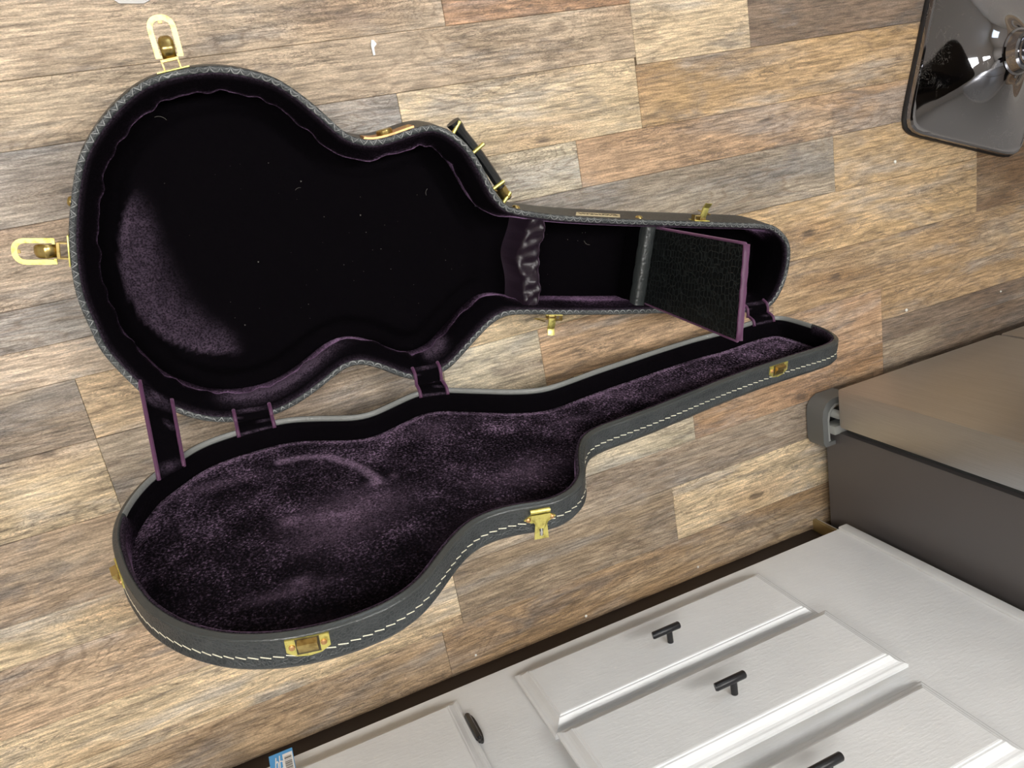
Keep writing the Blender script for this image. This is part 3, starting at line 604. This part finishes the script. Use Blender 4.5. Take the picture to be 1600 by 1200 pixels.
# neck rest: a velvet saddle across the neck end of the body
ns = MB(); vs = []; fs = []; nu, nv = 15, 25
c0, c1 = np.array((.190, .094)), np.array((.210, .2265)); ax2 = (c1 - c0); ln_ = np.linalg.norm(ax2); ax2 /= ln_; pr = np.array((ax2[1], -ax2[0]))
for i in range(nu):
    for j in range(nv):
        s = j / (nv - 1); x = i / (nu - 1); dip = math.exp(-((s - .55) / .24) ** 2)
        off = (x - .5) * .034 - (.012 * dip if x < .5 else -.002 * math.sin(s * 9)) * (1 - x * .6)
        hgt = -.012 - .011 * dip - .05 * max(0, abs(x - .5) * 2 - .62) ** 1.5 + .0030 * math.sin(s * 19 + x * 5) + .0022 * math.sin(s * 43 - x * 7)
        if i == 0: hgt = -.085
        if i == nu - 1: hgt = -.085
        p = c0 + ax2 * ln_ * s + pr * off; vs.append(PB(p[0], p[1], hgt))
for i in range(nu - 1):
    for j in range(nv - 1): fs.append((i * nv + j, i * nv + j + 1, (i + 1) * nv + j + 1, (i + 1) * nv + j))
nr = ns.add(vs, fs).build('neck_rest', M['satin_pile'], case, 'all'); nr['label'] = 'shiny lilac velvet neck rest saddle'
# accessory box wall, leather hinge strip and open flap
def bar2(p, q, w0, w1, th):
    p, q = np.array(p), np.array(q); d = (q - p) / np.linalg.norm(q - p); nn = np.array((d[1], -d[0])) * th / 2
    cs = [p + nn, q + nn, q - nn, p - nn]
    return [PB(c[0], c[1], w0) for c in cs] + [PB(c[0], c[1], w1) for c in cs], [(0, 1, 2, 3), (7, 6, 5, 4), (0, 1, 5, 4), (1, 2, 6, 5), (2, 3, 7, 6), (3, 0, 4, 7)]
bw = MB().add(*bar2((.3895, .056), (.4145, .1895), -.085, -.014, .012)).build('accessory_box_wall', M['velvet'], case)
st = MB(); vs = []; fs = []; p, q = np.array((.3905, .0585)), np.array((.4150, .1880)); d = (q - p) / np.linalg.norm(q - p); nn = np.array((d[1], -d[0]))
for k in range(13):
    s = k / 12; c = p + (q - p) * s
    for off, hh in ((-.0125, -.030), (-.012, -.016), (-.009, -.0125), (-.003, -.0110), (.004, -.0112), (.0075, -.0135), (.008, -.030)):
        o2 = c + nn * off; vs.append(PB(o2[0], o2[1], hh + .0012 * math.sin(k * 2.1 + off * 400)))
for k in range(12):
    for a in range(6): fs.append((k * 7 + a, k * 7 + a + 1, k * 7 + 8 + a, k * 7 + 7 + a))
st.add(vs, fs).build('hinge_strip', M['strip'], bw, 'all')
e0, e1 = np.array((.4174 + .004, .1845)), np.array((.3935 + .004, .0615)); eV = (AX * (e1 - e0)[0] + BB * (e1 - e0)[1]); W_ = eV.length; eV.normalize()
wV = (AX * -(e1 - e0)[1] + BB * (e1 - e0)[0]).normalized()
if wV.dot(AX) < 0: wV = -wV
bet = math.radians(85.4); gV = wV * math.cos(bet) + NN * math.sin(bet); tV = eV.cross(gV).normalized()
if tV.dot(AX) < 0: tV = -tV
H0 = PB(*((e0 + e1) / 2), -.013); LF = .2135
def fp(s, l, t2):
    l = l + .011 * s * l / LF; hwf = W_ / 2 * (1 + .09 * l / LF); return H0 + eV * (s * hwf) + gV * l + tV * t2
fl = MB(); nn_ = 10
vs = [fp(s, l, t2) for t2 in (0, .005) for l in (0, LF - .002) for s in (-.985, .985)]
flap = MB().add(vs, [(0, 1, 3, 2), (4, 5, 7, 6), (0, 1, 5, 4), (2, 3, 7, 6), (0, 2, 6, 4), (1, 3, 7, 5)]).build('box_flap', M['croc'], case); flap['label'] = 'open black crocodile-embossed flap edged in purple velvet'
for a, b, hw2 in ((((-1, 0), (-1, LF)), 0, .0026), (((1, 0), (1, LF)), 0, .0022), (((-1, LF), (1, LF)), 1, .0052)):
    q = MB(); (s0, l0), (s1, l1) = a; vs = []
    for k in range(11):
        f2 = k / 10; s, l = s0 + (s1 - s0) * f2, l0 + (l1 - l0) * f2
        for an in np.linspace(0, 2 * math.pi, 8, endpoint=False):
            rr = hw2 * (1 + .12 * math.sin(k * 2.7)); base = fp(s, l, .003 + (.003 if b else 0)); vs.append(base + tV * rr * (1.25 if b else 1.3) * math.cos(an) + (gV if b else eV) * .003 * math.sin(an))
    fs = [(k * 8 + i, k * 8 + (i + 1) % 8, k * 8 + 8 + (i + 1) % 8, k * 8 + 8 + i) for k in range(10) for i in range(8)] + [tuple(range(8)), tuple(range(80, 88))]
    q.add(vs, fs).build('flap_edging', M['satin'], flap, 'all')
# --- lid
LD = .0385
lid = sweep(OL, PLD, lambda i, u, v: [(0, -.001), (-.0003, -.010), (-.0002, -.0265), (-.0012, -.0285), (-.0014, -.0315), (.0, -.0335), (.0028, -.0375), (.009, -LD - .0005), (.02, -LD - .001)], True).build('case_lid', M['vinyl'], case, 'auto')
hside = lambda i: OL[2][i][1] > .15          # the hinge side of the lid: vinyl wraps over the inner edge there
sweep(OL, PLD, lambda i, u, v: [(-.0002, -.003), (.0002, -.0004), (.0015, .0006), (.0038, .0006), (.0048, .0018), (.0062, .0022), (.0076, .0016)] + ([(.0086, .0004), (.0090, -.0020), (.0092, -.0055)] if hside(i) else [(.0079, .0010), (.0083, -.0005), (.0086, -.002)]), uvw=True).build('edge_trim', M['rim_lid'], lid, 'all')
lw_ = sweep(OL, PLD, lambda i, u, v: ([(.0088, -.0050), (.0096, -.0055), (.0106, -.0065)] if hside(i) else [(.0078, .0002), (.0092, .0012), (.0112, .0004)]) + [(.0124, -.008), (.0128, -.014), (.0125, -LD + .004)])
lw_.nap = [(x * (0 if hside(i) else 1), 0, 0) for i in range(len(OL[0])) for x in (.3, .55, .5, .15, 0, 0)]; lw_.build('velvet_wall', M['velvet'], lid, 'all')
idx_ = [i for i in range(len(OL[0])) if hside(i)]; st_ = max(range(len(idx_)), key=lambda k: idx_[k] - idx_[k - 1] if k else idx_[0] + len(OL[0]) - idx_[-1]); idx_ = idx_[st_:] + idx_[:st_]
for rname, prof_, mat_ in (('edge_highlight', [(.0060, .0024), (.0072, .0022), (.0083, .0014), (.0092, -.0002), (.0096, -.0024), (.0094, -.0040)], M['rim_glint']),):
    pm = MB(); vs = []; fs = []; k_ = len(prof_)
    for i in idx_:
        for d, w2 in prof_: p = OL[0][i] + OL[2][i] * d; vs.append(PLD(p[0], p[1], w2))
    for a in range(len(idx_) - 1):
        for b in range(k_ - 1): fs.append((a * k_ + b, a * k_ + b + 1, (a + 1) * k_ + b + 1, (a + 1) * k_ + b))
    po = pm.add(vs, fs).build(rname, mat_, lid, 'all'); po['label'] = 'pale strip standing in for the highlight along the lid rim'  # light caught by the rim edge, put into a pale strip
def seg_d(G, pts):
    out = np.full(len(G), 9.)
    for a, b in zip(pts[:-1], pts[1:]):
        a, b = np.array(a), np.array(b); d = b - a; tt = np.clip(((G - a) @ d) / (d @ d), 0, 1); out = np.minimum(out, np.linalg.norm(G - a - tt[:, None] * d, axis=1))
    return out
LIDMARK = [(-.2342, .0769), (-.2075, .0775), (-.1880, .0840), (-.1693, .0950), (-.1476, .1230), (-.1342, .1501), (-.1240, .1800)]
def lid_nap(G, D):
    u, v = G[:, 0], G[:, 1]; rg2 = np.random.RandomState(5); f = np.zeros(len(G))
    m_ = np.exp(-(seg_d(G, LIDMARK) / .0068) ** 4) * 1.5                                   # arm of a stand rubbed into the pile
    m_ += 1.5 * np.exp(-(((u + .126) / .010) ** 2 + ((v - .189) / .006) ** 2)) + .9 * np.exp(-(((u + .101) / .0035) ** 2 + ((v - .183) / .006) ** 2))
    m_ += .55 * np.exp(-(((u + .194) / .045) ** 2 + ((v - .252) / .04) ** 2)) + .4 * np.exp(-(((u + .145) / .05) ** 2 + ((v - .235) / .035) ** 2)) + 1.0 * np.exp(-(((u + .24) / .012) ** 2 + ((v - .228) / .010) ** 2)) + .8 * np.exp(-(((u + .247) / .012) ** 2 + ((v - .345) / .006) ** 2))
    m_ += .35 * np.exp(-(((u + .02) / .03) ** 2 + ((v - .08) / .02) ** 2)) + .35 * np.exp(-(((u - .05) / .06) ** 2 + ((v - .25) / .03) ** 2))
    for _ in range(26):
        a, b = rg2.uniform(-.4, .15), rg2.uniform(.03, .44); m_ += rg2.uniform(-.3, .45) * np.exp(-(((u - a) / rg2.uniform(.012, .05)) ** 2 + ((v - b) / rg2.uniform(.008, .022)) ** 2))
    for _ in range(14):
        a = rg2.uniform(.15, .62); b = .16 - .13 * (a - .15) + rg2.uniform(-.05, .05); m_ += rg2.uniform(-.3, .5) * np.exp(-(((u - a) / rg2.uniform(.02, .06)) ** 2 + ((v - b) / rg2.uniform(.008, .02)) ** 2))
    dirv = AX * 2.2 - LC * .3; nap = np.zeros((len(G), 3))
    nap[:, 0] = np.clip(m_, 0, 2) * .62
    return nap
field(OL, PLD, .0045, lambda u: np.full(len(u), .008), lambda G, D: -LD + .0035 + .004 * smoothstep(.012, .03, D) + .0008 * np.sin(G[:, 0] * 60) * np.sin(G[:, 1] * 75), lid_nap).build('velvet_panel', M['velvet_lid'], lid, 'all')
# stitching round the lid wall
Q, T, N, L = OL; sm = MB(); ns_ = 236; dl = L / ns_; n = len(Q)
for k in range(ns_):
    i = k / ns_ * n
    def pp(fi, off, w_):
        a = int(fi) % n; b = (a + 1) % n; f2 = fi - int(fi); p = Q[a] * (1 - f2) + Q[b] * f2; nn3 = N[a] * (1 - f2) + N[b] * f2; p = p - nn3 * off; return PLD(p[0], p[1], w_)
    h = .82 * n / ns_; w0, w1 = -.0218, -.0196
    if 0: pass
    vs = [pp(i, o3, w0 + (w1 - w0) * 0 + dw) for o3, dw in ((-.0004, -.0005), (.0007, -.0005), (.0007, .0005), (-.0004, .0005))] + [pp(i + h, o3, w1 + dw) for o3, dw in ((-.0004, -.0005), (.0007, -.0005), (.0007, .0005), (-.0004, .0005))]
    sm.add(vs, [(0, 1, 2, 3), (7, 6, 5, 4), (0, 1, 5, 4), (1, 2, 6, 5), (2, 3, 7, 6), (3, 0, 4, 7)])
so = sm.build('stitching', M['thread'], lid); so['kind'] = 'stuff'; so['label'] = 'cream thread stitches round the lid wall'
# lid catches
def catch(u, v, lab=None):
    mt = spot(OL, PLD, u, v, 0, True) @ Matrix.Scale(.92, 4)
    pts = [(-.0215, -.002), (.0215, -.002), (.0215, -.017), (.012, -.0235), (0, -.0255), (-.012, -.0235), (-.0215, -.017)]
    m2 = mt @ Matrix(((1, 0, 0, 0), (0, 0, 1, 0), (0, 1, 0, 0), (0, 0, 0, 1)))
    c_ = MB().prism(pts, -.001, .0016, m2).build('latch_catch', M['brass'], case)
    if lab: c_['label'] = lab
    hk = MB(); vs = []; prof = [(.0015, -.0205), (.0045, -.0165), (.0052, -.0115), (.0082, -.0085), (.0088, -.0045), (.0015, -.0030)]
    for x in (-.0098, .0098):
        for y, z in prof: vs.append(mt @ Vector((x, y, z)))
    k = len(prof); fs = [tuple(range(k)), tuple(range(k, 2 * k))] + [(i, (i + 1) % k, k + (i + 1) % k, k + i) for i in range(k)]
    hk.add(vs, fs).build('hook', M['brass_dk'], c_, 'auto')
    MB().box(-.0118, .0118, .0012, .0019, -.0215, -.0022, mt).build('hook_slot', M['ink'], c_)
    for x in (-.0155, .0155):
        m3 = mt @ Matrix.Translation((x, .0014, -.0115)) @ Matrix.Rotation(-math.pi / 2, 4, 'X'); MB().lathe([(.0034, 0), (.0032, .0012), (.0015, .0021)], 14, m3).build('rivet', M['copper'], c_, 'auto')
catch(-.2525, .4668, 'worn brass catch plate with copper rivets on the lid bout'); catch(.518, .181); catch(-.4232, .2762); catch(.2304, .067)
mt = spot(OL, PLD, .0205, .3727, 0, True); m2 = mt @ Matrix(((1, 0, 0, 0), (0, 0, 1, 0), (0, 1, 0, 0), (0, 0, 0, 1)))
hs = MB().prism([(-.0190, -.0160), (-.0105, -.0105), (.0105, -.0105), (.0190, -.0160), (.0105, -.0212), (-.0105, -.0212)], -.001, .0016, m2).build('hasp', M['brass'], case); hs['label'] = 'brass hasp folded open over the lid edge'
MB().tube([mt @ Vector((-.0115, .0035, -.0045)), mt @ Vector((.0115, .0035, -.0045))], .0027, 12).build('hinge_barrel', M['brass'], hs, 'auto')
hp_ = MB(); ot = [(-.0115, -.0082), (.0115, -.0082), (.0115, -.0125), (.0066, -.0155), (.0084, -.0410), (-.0084, -.0410), (-.0066, -.0155), (-.0115, -.0125)]
inn = [(-.0022, -.0270), (.0022, -.0270), (.0022, -.0290), (.0022, -.0310), (.0022, -.0365), (-.0022, -.0365), (-.0022, -.0310), (-.0022, -.0290)]
hp_.ring(ot, inn, .0045, .0060, m2); hp_.build('hasp_plate', M['brass'], hs)
MB().tube([mt @ Vector((0, .0060, -.027)), mt @ Vector((0, .0064, -.0318)), mt @ Vector((0, .0060, -.0365))], .0010, 8).build('hasp_pin', M['plastic_lt'], hs)
for x in (-.0138, .0138):
    m3 = mt @ Matrix.Translation((x, .0014, -.0160)) @ Matrix.Rotation(-math.pi / 2, 4, 'X'); MB().lathe([(.003, 0), (.0028, .0012), (.001, .002)], 12, m3).build('rivet', M['copper'], hs)
# --- velvet hinge covers and the stay strap
def strap(name, P0, P1, n, th, nvec, bind, mat, lab):
    """P0/P1: functions f(s)->point along the two long sides, s in 0..1"""
    mb = MB(); vs = []; fs = []
    for k in range(n + 1):
        s = k / n; a, b = P0(s), P1(s)
        for q in range(5):
            f2 = q / 4; vs.append(a + (b - a) * f2 + nvec * (.0006 * math.sin(k * 1.9 + q * 2.3)))
    for k in range(n):
        for q in range(4): fs.append((k * 5 + q, k * 5 + q + 1, k * 5 + 6 + q, k * 5 + 5 + q))
    o_ = len(vs); vs += [v - nvec * th for v in vs]; fs += [tuple(i + o_ for i in f[::-1]) for f in fs]
    rim = list(range(5)) + [k * 5 + 4 for k in range(1, n + 1)] + [n * 5 + q for q in (3, 2, 1, 0)] + [k * 5 for k in range(n - 1, 0, -1)]
    fs += [(rim[i], rim[(i + 1) % len(rim)], rim[(i + 1) % len(rim)] + o_, rim[i] + o_) for i in range(len(rim))]
    rs = np.random.RandomState(int(abs(lab.__len__()) * 7)); half = [((k in (1, 2, n - 1) or (n == 12 and k in (2, 11))) * (.9 if q in (1, 2, 3) else .25) * rs.uniform(.2, 1.1) + (rs.uniform() < .04) * .5, 0, 0) for k in range(n + 1) for q in range(5)]
    mb.nap = half + [(0, 0, 0)] * len(half); o = mb.add(vs, fs).build(name, mat, case, 'auto'); o['label'] = lab
    for P in (P0, P1):
        MB().tube([P(k / n) for k in range(n + 1)], bind, 8).build('strap_binding', M['satin'], o, 'all')
    return o
def hinge_cover(u0, u1, lab, db=.0135, dl=.0115):
    def side(u):
        Qb, Ql = OB[0], OL[0]
        low = lambda Qq: min(((abs(q[0] - u), q[1]) for q in Qq if q[1] < .12), key=lambda z: z[0])[1]
        vb, vl = low(Qb), low(Ql)
        ctl = [PB(u, vb + db + .002, -.010), PB(u, vb + db - .003, .0008), PB(u, vb + .002, .0045), PB(u, vb * .35, .0040) , PLD(u, vl * .35, .0065), PLD(u, vl + .002, .0050), PLD(u, vl + dl - .002, .0020), PLD(u, vl + dl + .001, -.006)]
        def f(s):
            x = s * 7; i = min(int(x), 6); t2 = x - i; t2 = t2; a, b = ctl[i], ctl[i + 1]
            p0 = ctl[max(i - 1, 0)]; p3 = ctl[min(i + 2, 7)]
            return .5 * ((2 * a) + (-p0 + b) * t2 + (2 * p0 - 5 * a + 4 * b - p3) * t2 * t2 + (-p0 + 3 * a - 3 * b + p3) * t2 ** 3)
        return f
    return strap('hinge_cover', side(u0), side(u1), 21, .0015, (NN - LM).normalized(), .0026, M['velvet'], lab)
hinge_cover(-.2790, -.2300, 'black velvet hinge cover bound in purple, at the lower bout'); hinge_cover(-.0150, .0250, 'black velvet hinge cover bound in purple, at the upper bout'); hinge_cover(.6010, .6450, 'black velvet hinge cover bound in purple, at the narrow end')
def ln(a, b): return lambda s: a + (b - a) * s
strap('stay_strap', ln(PB(-.3855, .0905, -.004), PLD(-.3815, .1010, -.004)), ln(PB(-.3530, .0560, -.004), PLD(-.3515, .0790, -.004)), 12, .0018, (NN - LM).normalized(), .0026, M['velvet'], 'long black velvet stay strap bound in purple holding the lid')

# ------------------------------------------------------------------ white base cabinet
YF = -.86
cab = thing('kitchen_cabinet', (.2, -1.15, 0), 'white painted base cabinet with black T-bar knobs, at the lower right of the case', 'cabinet')
MB().box(-1.0, 1.045, -1.44, YF - .019, .100, .87).build('carcass', M['paint'], cab)
MB().box(-1.0, 1.047, YF - .019, YF, .100, .87, bev=.0008).build('face_frame', M['paint'], cab)
MB().box(1.026, 1.0485, YF - .001, YF + .006, .100, .87, bev=.003).build('edge_moulding', M['paint'], cab, 'auto')
MB().box(-1.0, 1.045, -.94, -.911, 0, .100).build('toe_kick', M['kick'], cab)
eb = MB().box(1.050, 1.0585, -.922, -.889, 0, .085).build('end_block', M['raw'], cab); eb['label'] = 'raw yellow wood end of the toe kick'
MB().box(1.0587, 1.064, -.95, -.892, 0, .10).build('end_panel', M['paint'], cab)
def front(x0, x1, z0, z1):
    prof = [(0, 0), (0, .0055), (.0030, .0075), (.0062, .0080), (.0095, .0092), (.0130, .0122), (.0160, .0158), (.0180, .0185), (.0205, .0188), (.0215, .0205), (.0235, .0212)]
    vs = []; fs = []; k = len(prof)
    for d, y in prof: vs += [(x0 + d, YF + y, z0 + d), (x1 - d, YF + y, z0 + d), (x1 - d, YF + y, z1 - d), (x0 + d, YF + y, z1 - d)]
    for a in range(k - 1):
        for i in range(4): fs.append((a * 4 + i, a * 4 + (i + 1) % 4, a * 4 + 4 + (i + 1) % 4, a * 4 + 4 + i))
    fs += [(0, 1, 2, 3), tuple((k - 1) * 4 + i for i in range(4))]
    return MB().add(vs, fs)
DR = [(.136, .300, .527, .231, 0.), (.311, .479, .527, .404, .016), (.501, .664, .540, .578, 0.)]
for k, (z0, z1, kx, kz, op) in enumerate(DR):
    mb = front(.279, .793, z0, z1); mb.v = [(x, y + op, z) for x, y, z in mb.v]
    d = mb.build('drawer', M['paint'], cab); yk = YF + op
    if op:
        d['label'] = 'middle drawer, standing slightly open'
        MB().box(.30, .772, YF - .01, yk, z0 + .012, z1 - .02).build('drawer_box', M['raw'], d)
    MB().tube([(kx + .007, yk + .021, kz - .001), (kx + .007, yk + .048, kz - .001)], .0052, 16).build('knob_post', M['black_metal'], d, 'auto')
    MB().tube([(kx - .0255, yk + .048, kz - .0005), (kx - .024, yk + .048, kz), (kx + .0255, yk + .048, kz), (kx + .027, yk + .048, kz)], [.0052, .0062, .0062, .0052], 20).build('knob_bar', M['black_metal'], d, 'auto')
front(.279, .795, .70, .845).build('drawer', M['paint'], cab)
door = front(-.36, .173, .137, .845).build('cabinet_door', M['paint'], cab)
hg = MB(); m2 = Matrix(((1, 0, 0, .1795), (0, 0, 1, YF), (0, 1, 0, .2105), (0, 0, 0, 1)))
el = [(.0062 * math.cos(a) * (1 + .25 * abs(math.sin(a))) , .0345 * math.sin(a)) for a in np.linspace(0, 2 * math.pi, 20, endpoint=False)]
hg.prism(el, 0, .004, m2); hg.tube([(.1765, YF + .007, .178), (.1765, YF + .007, .182), (.1765, YF + .007, .240), (.1765, YF + .007, .243)], [.003, .0052, .0052, .003], 14); hg.tube([(.1765, YF + .007, .240), (.1765, YF + .007, .246), (.1765, YF + .007, .2475)], [.0025, .0036, .001], 10)
ho = hg.build('door_hinge', M['hinge'], door, 'auto'); ho['label'] = 'black exposed hinge with a small finial'
# blue card hanging off the door front
card = thing('price_card', (-.11, -.828, .12), 'blue card with a white barcode label, hanging on the cabinet at the bottom edge', 'card')
cb, ct = Vector((-.11, -.828, .119)), Vector((-.110, -.838, .215)); ez = (ct - cb); hz = ez.length; ez.normalize(); ex = Vector((1, 0, 0)); ey = ex.cross(ez)
if ey.y < 0: ey = -ey
mc = Matrix((ex, ez, ey)).transposed().to_4x4(); mc.translation = cb
MB().box(-.0185, .0175, 0, hz, -.0012, 0, mc).build('card_sheet', M['blue'], card)
MB().box(.0015, .0165, .007, .066, 0, .0004, mc).build('barcode_label', M['white'], card)
bc = MB()
for k, (y0, th) in enumerate(((.0135, .0003), (.0155, .0012), (.0175, .0006), (.0205, .0003), (.0235, .0009), (.0255, .0005), (.0272, .0013), (.0298, .0006), (.0318, .0012), (.0345, .0005), (.0365, .0014), (.0395, .0006), (.042, .001))): bc.box(.004, .0145, y0, y0 + th, .0004, .0007, mc)
bc.build('barcode', M['ink'], card)
lg = MB()
for pts in (((-.0115, .034), (-.0085, .009)), ((-.0095, .020), (-.0072, .0165)), ((-.0072, .0165), (-.0058, .020)), ((-.0058, .020), (-.0068, .034)), ((-.0045, .034), (-.0028, .0075)), ((-.0045, .034), (.0008, .033)), ((.0008, .033), (.0010, .020)), ((.0010, .020), (-.0030, .0185))):
    lg.tube([mc @ Vector((x, y, .0002)) for x, y in pts], .0009, 6)
lg.build('logo', M['white'], card)

# ------------------------------------------------------------------ refrigerator
FX0, FX1 = 1.078, 1.975
fr_ = thing('refrigerator', (1.5, -1.05, 0), 'stainless steel refrigerator with dark grey side, at the right edge', 'refrigerator')
MB().box(FX0, FX1, -1.42, -.672, .022, 1.74, bev=.004).build('body', M['fridge'], fr_, 'auto')
MB().box(FX0 + .012, FX1 - .012, -.672, -.650, .07, 1.73).build('gasket', M['gasket'], fr_)
MB().box(FX0 + .02, FX1 - .02, -.672, -.640, .012, .068).build('toe_grille', M['gasket'], fr_)
dl1 = MB().box(1.060, 1.5085, -.650, -.566, .080, 1.74, bev=.006).build('fridge_door', M['steel'], fr_, 'auto'); dl1['label'] = 'left stainless door'
MB().box(1.5165, 1.978, -.650, -.566, .080, 1.74, bev=.006).build('fridge_door', M['steel'], fr_, 'auto')
ou = [(1.109, -.700), (1.052, -.700), (1.047, -.690), (1.047, -.635), (1.050, -.618), (1.059, -.605), (1.074, -.598), (1.120, -.598)]
inn = [(1.109, -.690), (1.062, -.692), (1.0600, -.688), (1.0600, -.640), (1.063, -.626), (1.070, -.617), (1.080, -.611), (1.120, -.611)]
hf = MB().ring(ou, inn, .004, .050, None, closed=False).build('hinge_foot', M['plastic'], fr_, 'auto'); hf['label'] = 'grey plastic hinge foot under the door corner'
MB().ring([(x + .0015, y) for x, y in inn], [(x + .008, y - .0 if y < -.65 else y - .006) for x, y in inn], .012, .046, None, closed=False).build('hinge_liner', M['plastic_lt'], hf, 'auto')
MB().lathe([(.009, .02), (.009, .060), (.006, .066), (.006, .082)], 16, Matrix.Translation((1.082, -.634, 0))).build('hinge_pin', M['plastic_lt'], hf, 'auto')
MB().box(1.066, 1.1, -.674, -.655, .03, .062, bev=.003).build('hinge_bracket', M['plastic_lt'], hf, 'auto')
for x in (1.12, 1.93):
    for y in (-.72, -1.36): MB().lathe([(.018, 0), (.018, .012), (.010, .014), (.010, .024)], 14, Matrix.Translation((x, y, 0))).build('foot', M['rubber'], fr_)

# ------------------------------------------------------------------ chrome stool
SX, SY = 1.541, .003
stl = thing('bar_stool', (SX, SY, 0), 'chrome bar stool with a square trumpet base on the wood floor, top right', 'stool')
ang0 = math.atan2(-.108, .330); NS = 96
def sq(a, hs, r):                            # rounded-square radius
    c, s = abs(math.cos(a)), abs(math.sin(a)); p_ = 11; return hs * (c ** p_ + s ** p_) ** (-1 / p_)
def sbase(prof):
    vs = []; fs = []
    for d, z, blend in prof:
        for i in range(NS):
            a = 2 * math.pi * i / NS; rsq = sq(a, .1725, .03); rr = blend * rsq * d + (1 - blend) * .171 * d
            rid = .0 if z < .02 else .006 * (abs(math.cos(2 * a)) < .12)
            vs.append((SX + rr * math.cos(a + ang0), SY + rr * math.sin(a + ang0), z))
    for k in range(len(prof) - 1):
        for i in range(NS): j = (i + 1) % NS; fs.append((k * NS + i, k * NS + j, (k + 1) * NS + j, (k + 1) * NS + i))
    return MB().add(vs, fs)
prof = [(1.0, .006, 1), (1.005, .012, 1), (.995, .018, 1), (.972, .0195, 1), (.955, .018, 1), (.93, .0188, 1), (.85, .0215, .97), (.75, .0255, .9), (.65, .0305, .8), (.55, .0375, .65), (.45, .0465, .45), (.37, .057, .25), (.31, .068, .1), (.27, .079, .0), (.25, .088, .0)]
sbase(prof).build('pedestal_base', M['chrome'], stl, 'auto')
sbase([(.99, .0, 1), (1.018, .001, 1), (1.022, .006, 1), (1.012, .0095, 1), (.97, .0075, 1)]).build('base_gasket', M['rubber'], stl, 'auto')
col = MB().lathe([(.0255, .085), (.0255, .40), (.0225, .405), (.0225, .60)], 32, Matrix.Translation((SX, SY, 0))).build('column', M['chrome'], stl, 'auto')
MB().lathe([(.040, .080), (.0435, .083), (.0435, .089), (.040, .091), (.038, .100), (.037, .108), (.0335, .111), (.0305, .111), (.0300, .115), (.0255, .116)], 48, Matrix.Translation((SX, SY, 0))).build('collar', M['chrome'], stl, 'auto')
MB().lathe([(.15, .60), (.178, .61), (.185, .63), (.185, .66), (.175, .68), (.12, .69)], 40, Matrix.Translation((SX, SY, 0))).build('seat', M['seat'], stl, 'auto')

# ------------------------------------------------------------------ small litter on the floor
cr = MB(); m2 = Matrix.Translation((.297, .171, 0)) @ Matrix.Rotation(.1, 4, 'Z')
cr.prism([(-.004, -.010), (-.001, -.010), (.0005, .000), (.006, .004), (.003, .010), (.000, .011), (-.003, .004)], .0002, .0035, m2)
tag(cr.build('paper_scrap', M['white'], None, org=(.297, .171, 0)), 'small white hooked scrap of paper on the floor above the case waist', 'scrap')
for (x, y, r, lb) in ((1.31, -.164, .0042, 'white crumb on the tan plank just below the stool base'), (1.333, -.48, .0042, 'white crumb on the floor right of the lid tip, left of the refrigerator door'), (.746, -.889, .003, 'white crumb on the floor by the toe kick, right of the lowest drawer knob'), (.481, -.897, .0035, 'white crumb by the toe kick, beside the left end of the lowest drawer'), (.249, -.885, .003, 'white crumb on the floor by the toe kick, above the black door hinge'), (1.622, -.506, .003, 'white crumb on the dark plank at the right edge, above the refrigerator')):
    bm = bmesh.new(); bmesh.ops.create_icosphere(bm, subdivisions=2, radius=r * .8)
    for v in bm.verts: v.co *= 1 + random.uniform(-.18, .18); v.co.z = v.co.z * .6
    zmin = min(v.co.z for v in bm.verts); tag(MB().bm(bm, Matrix.Translation((x, y, -zmin))).build('crumb', M['crumb'], None, 'all', org=(x, y, 0)), lb, 'crumb', 'white crumbs on the floor')
pb = MB(); pb.prism([(-.026, .263), (-.012, .2615), (.004, .2600), (.014, .2640), (.03, .275), (.05, .31), (.02, .36), (-.04, .35), (-.06, .30)], .0002, .004)
tag(pb.build('paper_sheet', M['paper'], None, org=(0, .3, 0)), 'pale grey paper lying on the floor at the top edge, above the top latch', 'paper')
